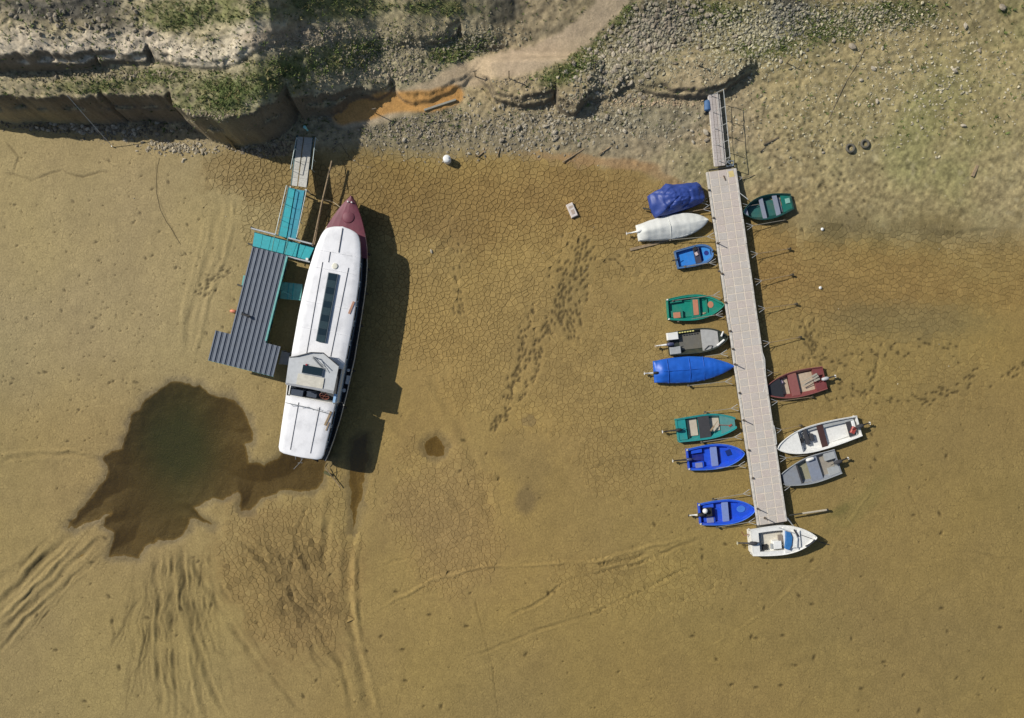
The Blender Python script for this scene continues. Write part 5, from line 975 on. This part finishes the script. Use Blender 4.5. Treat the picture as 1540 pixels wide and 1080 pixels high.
m = MB(); R_ = [b.lc(*q, .98) for q in ((1203, 804), (1222, 812), (1213, 820))]; m.tube([b.lc(1203, 804, .88), b.lc(1222, 811, .92)], .02, 5); m.tube([b.lc(1226, 812, 1.0), b.lc(1220, 818, .98), b.lc(1212, 822, .96)], .04, 6); m.tube([b.lc(1195, 797, .95), b.lc(1201, 807, .97)], .05, 6); m.build('bow_rail', DARKGREY, cab)
for q, s_z, mt in (((1175.5, 811), (.28, .42, .1), tone('taupe hatch', (.25, .21, .17))), ((1153, 826), (.42, .3, .1), BLACK), ((1163, 823), (.16, .3, .12), GRYL), ((1178.5, 824), (.12, .12, .12), BLACK), ((1172, 831.5), (.22, .08, .06), DARKGREY)):
    v = b.lc(*q, .8); m = MB(); m.bbox((v.x, v.y, .45 if q[1] == 826 else .66), s_z, .0, .02); m.build('seat' if s_z[1] > .4 else ('crate' if q[1] == 826 else 'fitting'), mt, b.o)
v = b.lc(1170, 820, .7); m = MB(); m.bbox((v.x, v.y, .55), (.5, .5, .34), 0, .03); m.build('console', WHT, b.o)
m = MB(); m.tube([b.lc(1116, 800, .5), b.lc(1120, 806, .5), b.lc(1127, 804, .6)], .03, 5); m.build('boarding_ladder', tone('rust brown', (.2, .08, .05)), b.o); b.motor(0, DARKGREY, DARKGREY, tone('pale brass', (.6, .58, .42)), .72, -.2, 1.)
m = MB(); m.tube([b.lc(1226, 812, .7), b.lc(1235, 816, .3), b.lc(1249, 820, .0)], .035, 5); m.build('anchor_line', MATS['dark beam'], b.o)

# ------------------------------------------------------------ odds and ends on the ground
def gempty(name, px, py, label, cat, group=None):
    x, y, z = ground(px, py); return empty(name, (x, y, z), random.random() * .0, label, cat, group)
for px, py, R_, lb in ((1278, 223.5, .22, 'grey tyre lying flat on the slope, the one nearer the pier'), (1300, 217, .21, 'half buried tyre whose hollow is filled with soil')):
    t = gempty('old_tyre', px, py, lb, 'tyre', 'old tyres on the slope'); m = MB(); m.torus((0, 0, .07), R_, .075, 22, 8); m.build('tyre', mat('dusty tyre rubber', (.12, .11, .085) if px < 1290 else (.12, .11, .085), rough=.95), t, True)
def plank(px0, py0, px1, py1, w_, lb, m_=WOOD, name='loose_board', cat='board', h=.07):
    x0, y0, z0 = ground(px0, py0); x1, y1, z1 = ground(px1, py1); t = empty(name, ((x0 + x1) / 2, (y0 + y1) / 2, (z0 + z1) / 2), math.atan2(y1 - y0, x1 - x0), lb, cat); L = math.hypot(x1 - x0, y1 - y0); m = MB(); m.bbox((0, 0, h / 2 + .01), (L, w_, h), 0, .01); m.build('board', m_, t); return t
plank(1461, 266, 1470, 248.5, .17, 'weathered board lying alone on the slope towards the frame edge')
plank(846, 245, 885, 219, .07, 'thin pole lying at the edge of the cracked mud', name='driftwood', cat='driftwood', h=.05); plank(900, 233, 922, 218, .07, 'short crooked branch on the rubble near the cracked mud', name='driftwood', cat='driftwood', h=.05)
plank(719, 236, 735, 222, .06, 'pair of short sticks in the rubble above the white drum', name='driftwood', cat='driftwood', h=.05); plank(752, 222, 748, 236, .05, 'small dark stick upright in the frame in the rubble strip', name='driftwood', cat='driftwood', h=.05)
plank(1148, 218, 1171, 207, .09, 'curved branch on the tan slope beside the pier ramp', mc('dark branch', (.14, .11, .07)), name='driftwood', cat='driftwood', h=.07); plank(1142, 229, 1152, 221, .06, 'broken branch end below the curved branch', MATS['dark branch'], name='driftwood', cat='driftwood', h=.05)
plank(638, 166, 686, 151, .12, 'grey log at the foot of the orange sand', mc('grey log', (.28, .27, .22)), name='log', cat='log', h=.1)
t = gempty('polystyrene_block', 860, 317, 'chipped white block with a round recess lying on the cracked mud', 'block'); t.rotation_euler.z = math.radians(-66); m = MB(); m.bbox((0, 0, .1), (.86, .42, .2), 0, .03); m.build('slab', mc('dirty polystyrene', (.66, .60, .55), rough=.8, dirt=(.4, .33, .26)), t)
m = MB(); m.bbox((.12, 0, .19), (.28, .2, .05), 0, .01); m.build('recess_rim', mc('beige rim', (.45, .36, .28)), t); m = MB(); m.box((-.2, 0, .203), (.12, .26, .012)); m.build('stripe', MATS['beige rim'], t)
t = gempty('white_drum', 673, 242, 'round white plastic drum at the upper edge of the cracked mud', 'drum'); m = MB(); m.loft([[(r * math.cos(a), r * math.sin(a), z) for a in [2 * PI * i / 20 for i in range(20)]] for r, z in ((.2, 0), (.235, .05), (.235, .45), (.21, .5), (.06, .51))]); m.build('body', WHITE, t, True); m = MB(); m.tube([(.1, .05, .5), (.1, .05, .55)], .05, 8); m.build('cap', GREYP, t)
t = gempty('blue_barrel', 1062.5, 161, 'blue plastic barrel lying under the side of the pier ramp', 'barrel'); BLB = mc('faded blue plastic', (.05, .13, .28)); m = MB(); m.tube([(0, -.3, .2), (0, -.26, .2), (0, .26, .2), (0, .3, .2)], [.14, .19, .19, .14], 12); m.build('body', BLB, t); m = MB(); m.tube([(-.02, -.3, .05), (-.15, -.42, .03)], .04, 5); m.tube([(.05, -.3, .05), (.1, -.42, .03)], .04, 5); m.build('strap', BLACK, t)
def boulder(px, py, r, k_, lb, sq=.6):
    t = gempty('boulder', px, py, lb, 'boulder'); bpy.data.objects.remove(t) ; x, y, z = ground(px, py); o = bpy.data.objects.new('boulder', protos[k_]); COL.objects.link(o); o.location = (x, y, z + r * .3); o.scale = (r, r, r * sq / .6); o.rotation_euler = (0, 0, px); tag(o, lb, 'boulder'); return o
for a in ((1281, 70, .24, 1, 'rounded grey boulder highest on the tan slope beyond the ramp'), (1312.5, 104, .21, 0, 'pale angular boulder below the rounded grey one'), (1295, 121, .15, 3, 'small pale boulder below the pale angular one'), (1327, 73, .15, 0, 'pale rock beside the rounded grey boulder'), (1435, 106, .2, 0, 'flat pale rock on the open slope in a dusty patch'), (1318, 153, .17, 0, 'flat tan rock in a cluster of three, above the two tyres'), (1327, 148, .09, 3, 'smallest rock of the cluster above the tyres'), (1312, 157, .09, 8, 'tan rock at the edge of the cluster above the tyres'),
          (1448, 189, .18, 0, 'low pale rock alone on the olive slope'), (1504, 14, .24, 1, 'grey boulder beside the green weeds in the picture corner'), (1450, 40, .2, 0, 'pale wedge of rock near the top of the slope'), (1472, 77, .15, 7, 'brown rock beyond the flat pale rock'), (1254, 62, .15, 1, 'block of rock where the rubble meets the tan slope'), (1238, 230, .13, 0, 'pale rock below the two tyres'), (1174, 93, .16, 3, 'white rock at the foot of a leaning stake'),
          (608, 211, .18, 3, 'white rock on the rubble above the white drum'), (754, 211, .17, 1, 'grey rock with a dark shadow in the rubble strip'), (834, 200, .20, 3, 'pale block upright in the rubble strip'), (836, 209, .14, 0, 'flat rock below the pale block in the rubble strip'), (975, 75, .24, 1, 'big grey rock on the dark rubble slope'), (922, 83, .22, 0, 'pale rock at the lower edge of the dark rubble slope'), (973, 114, .2, 1, 'tan rock above the low earth step'),
          (780, 192, .2, 0, 'tan block in the rubble below the low earth step'), (820, 190, .18, 0, 'tan rock in the rubble beside the tan block'), (932, 168, .2, 0, 'cream rock below the low earth step'), (912, 176, .18, 1, 'grey rock next to the cream rock'), (939, 197, .16, 3, 'bright rock on the fine gravel near the ramp'), (1061, 200, .26, 0, 'large pale slab of rock beside the ramp'), (1062, 211, .2, 7, 'tan rock just below the large slab beside the ramp'), (1042, 214, .15, 0, 'round rock left on the gravel near the ramp slab'), (1040, 197, .12, 3, 'small pale rock above the round rock near the ramp'),
          (649, 378, .15, 0, 'tan rock alone on the cracked mud past the boat shadow'), (1127, 118, .16, 0, 'pale rock at the end of the low earth step'), (1100, 75, .2, 0, 'tan rock in the pale rubble above the ramp')): boulder(*a)
for px, py, lb in ((1233, 433, 'white float lying in a damp hollow opposite the empty arms'), (1236, 345, 'white float on the dark mud band beyond the bottle green boat')):
    t = gempty('lost_float', px, py, lb, 'float'); t.scale = (.75, .75, .6); m = MB(); m.loft([[(r * math.cos(a), r * math.sin(a), z) for a in [2 * PI * i / 12 for i in range(12)]] for r, z in ((.04, 0), (.11, .04), (.13, .11), (.1, .19), (.03, .22))]); m.build('body', WHITE, t, True); m = MB(); m.torus((0, 0, .23), .03, .01, 8, 4); m.build('ring', GREYP, t)
t = gempty('orange_buoy', 352, 468, 'orange buoy lying on the mud beside the ribbed roof', 'buoy'); m = MB(); m.tube([(-.2, 0, .1), (-.12, 0, .12), (.12, -.03, .12), (.2, -.04, .1)], [.04, .1, .1, .03], 8); m.build('body', tone('faded orange', (.75, .25, .14)), t, True); m = MB(); m.tube([(.15, -.03, .08), (.3, -.15, .03)], .015, 4); m.build('cord', ROPE, t)
# stakes on the bank
for i, (px, py, hh, lean, lb) in enumerate(((765.5, 118, .95, 0, 'upright stake at the edge of the dirt path'), (858, 96, .6, .1, 'dark stake in the weeds where the path bends'), (1050, 99, .55, .1, 'thin stake standing above the pier ramp'), (1183, 95, .6, 0, 'stake beside the white rock on the slope'), (566, 171, .75, 0, 'stake with a knob below the orange sand'), (506, 181, .8, 0, 'stake at the edge of the shade near the gangway head'), (715, 116, .75, 0, 'stake with a crosspiece above the grey log'), (716, 255 - 20, .35, 0, 'short peg among the stones near the white drum'), (504, 226, .5, 0, 'stake in the rubble beside the shaded gully'))):
    t = gempty('stake', px, py, lb, 'stake', 'stakes along the bank'); m = MB(); m.tube([(0, 0, -.1), (lean, 0, hh)], .028, 6); m.build('post', MATS['dark branch'], t); m = MB()
    if i in (4, 6): m.tube([(-.12, 0, hh - .05), (.12, .04, hh - .02)], .04, 6)
    else: m.tube([(0, 0, hh), (0.01, 0, hh + .05)], .035, 6)
    m.build('cap', MATS['dark branch'], t)
# cables and lines
def rope(pts, r, lb, m_=ROPE, cat='rope', off=.02):
    Q = []
    for i in range(len(pts) - 1):
        for f in (0, .5): Q.append((pts[i][0] * (1 - f) + pts[i + 1][0] * f + random.uniform(-1, 1) * .4, pts[i][1] * (1 - f) + pts[i + 1][1] * f))
    Q.append(pts[-1]); W3 = [Vector(ground(*q)) + Vector((0, 0, off)) for q in Q]; m = MB(); m.tube(W3, r, 4); return m.build('rope', m_, None, False, label=lb, cat=cat)
rope([(1300, 74), (1292, 92), (1280, 110), (1266, 135), (1255, 160), (1247, 178)], .016, 'dark cord trailing down the tan slope from the rounded boulder', MATS['dark branch'])
rope([(240, 238), (235, 262), (235, 290), (241, 315), (250, 333), (261, 350), (272, 368)], .009, 'thin dark line lying on the mud below the high bank', MATS['dark branch'])
rope([(499, 225), (512, 215), (522, 232), (540, 248), (560, 252)], .014, 'thin branch-like line at the rubble edge near the spar', MATS['dark branch'])
a = Vector(ground(107, 147)) + Vector((0, 0, .1)); b_2 = Vector(ground(170, 221)) + Vector((0, 0, .05)); t = empty('steel_cable', a, 0, 'taut steel cable running from the shaded bank down to the mud', 'cable'); m = MB(); m.tube([Vector((0, 0, 0)), (b_2 - a) * .5 + Vector((0, 0, .05)), b_2 - a], .018, 5); m.build('wire', STEEL, t); m = MB(); m.tube([b_2 - a - Vector((0, 0, .15)), b_2 - a + Vector((0, 0, .1))], .03, 6); m.build('peg', STEEL, t)
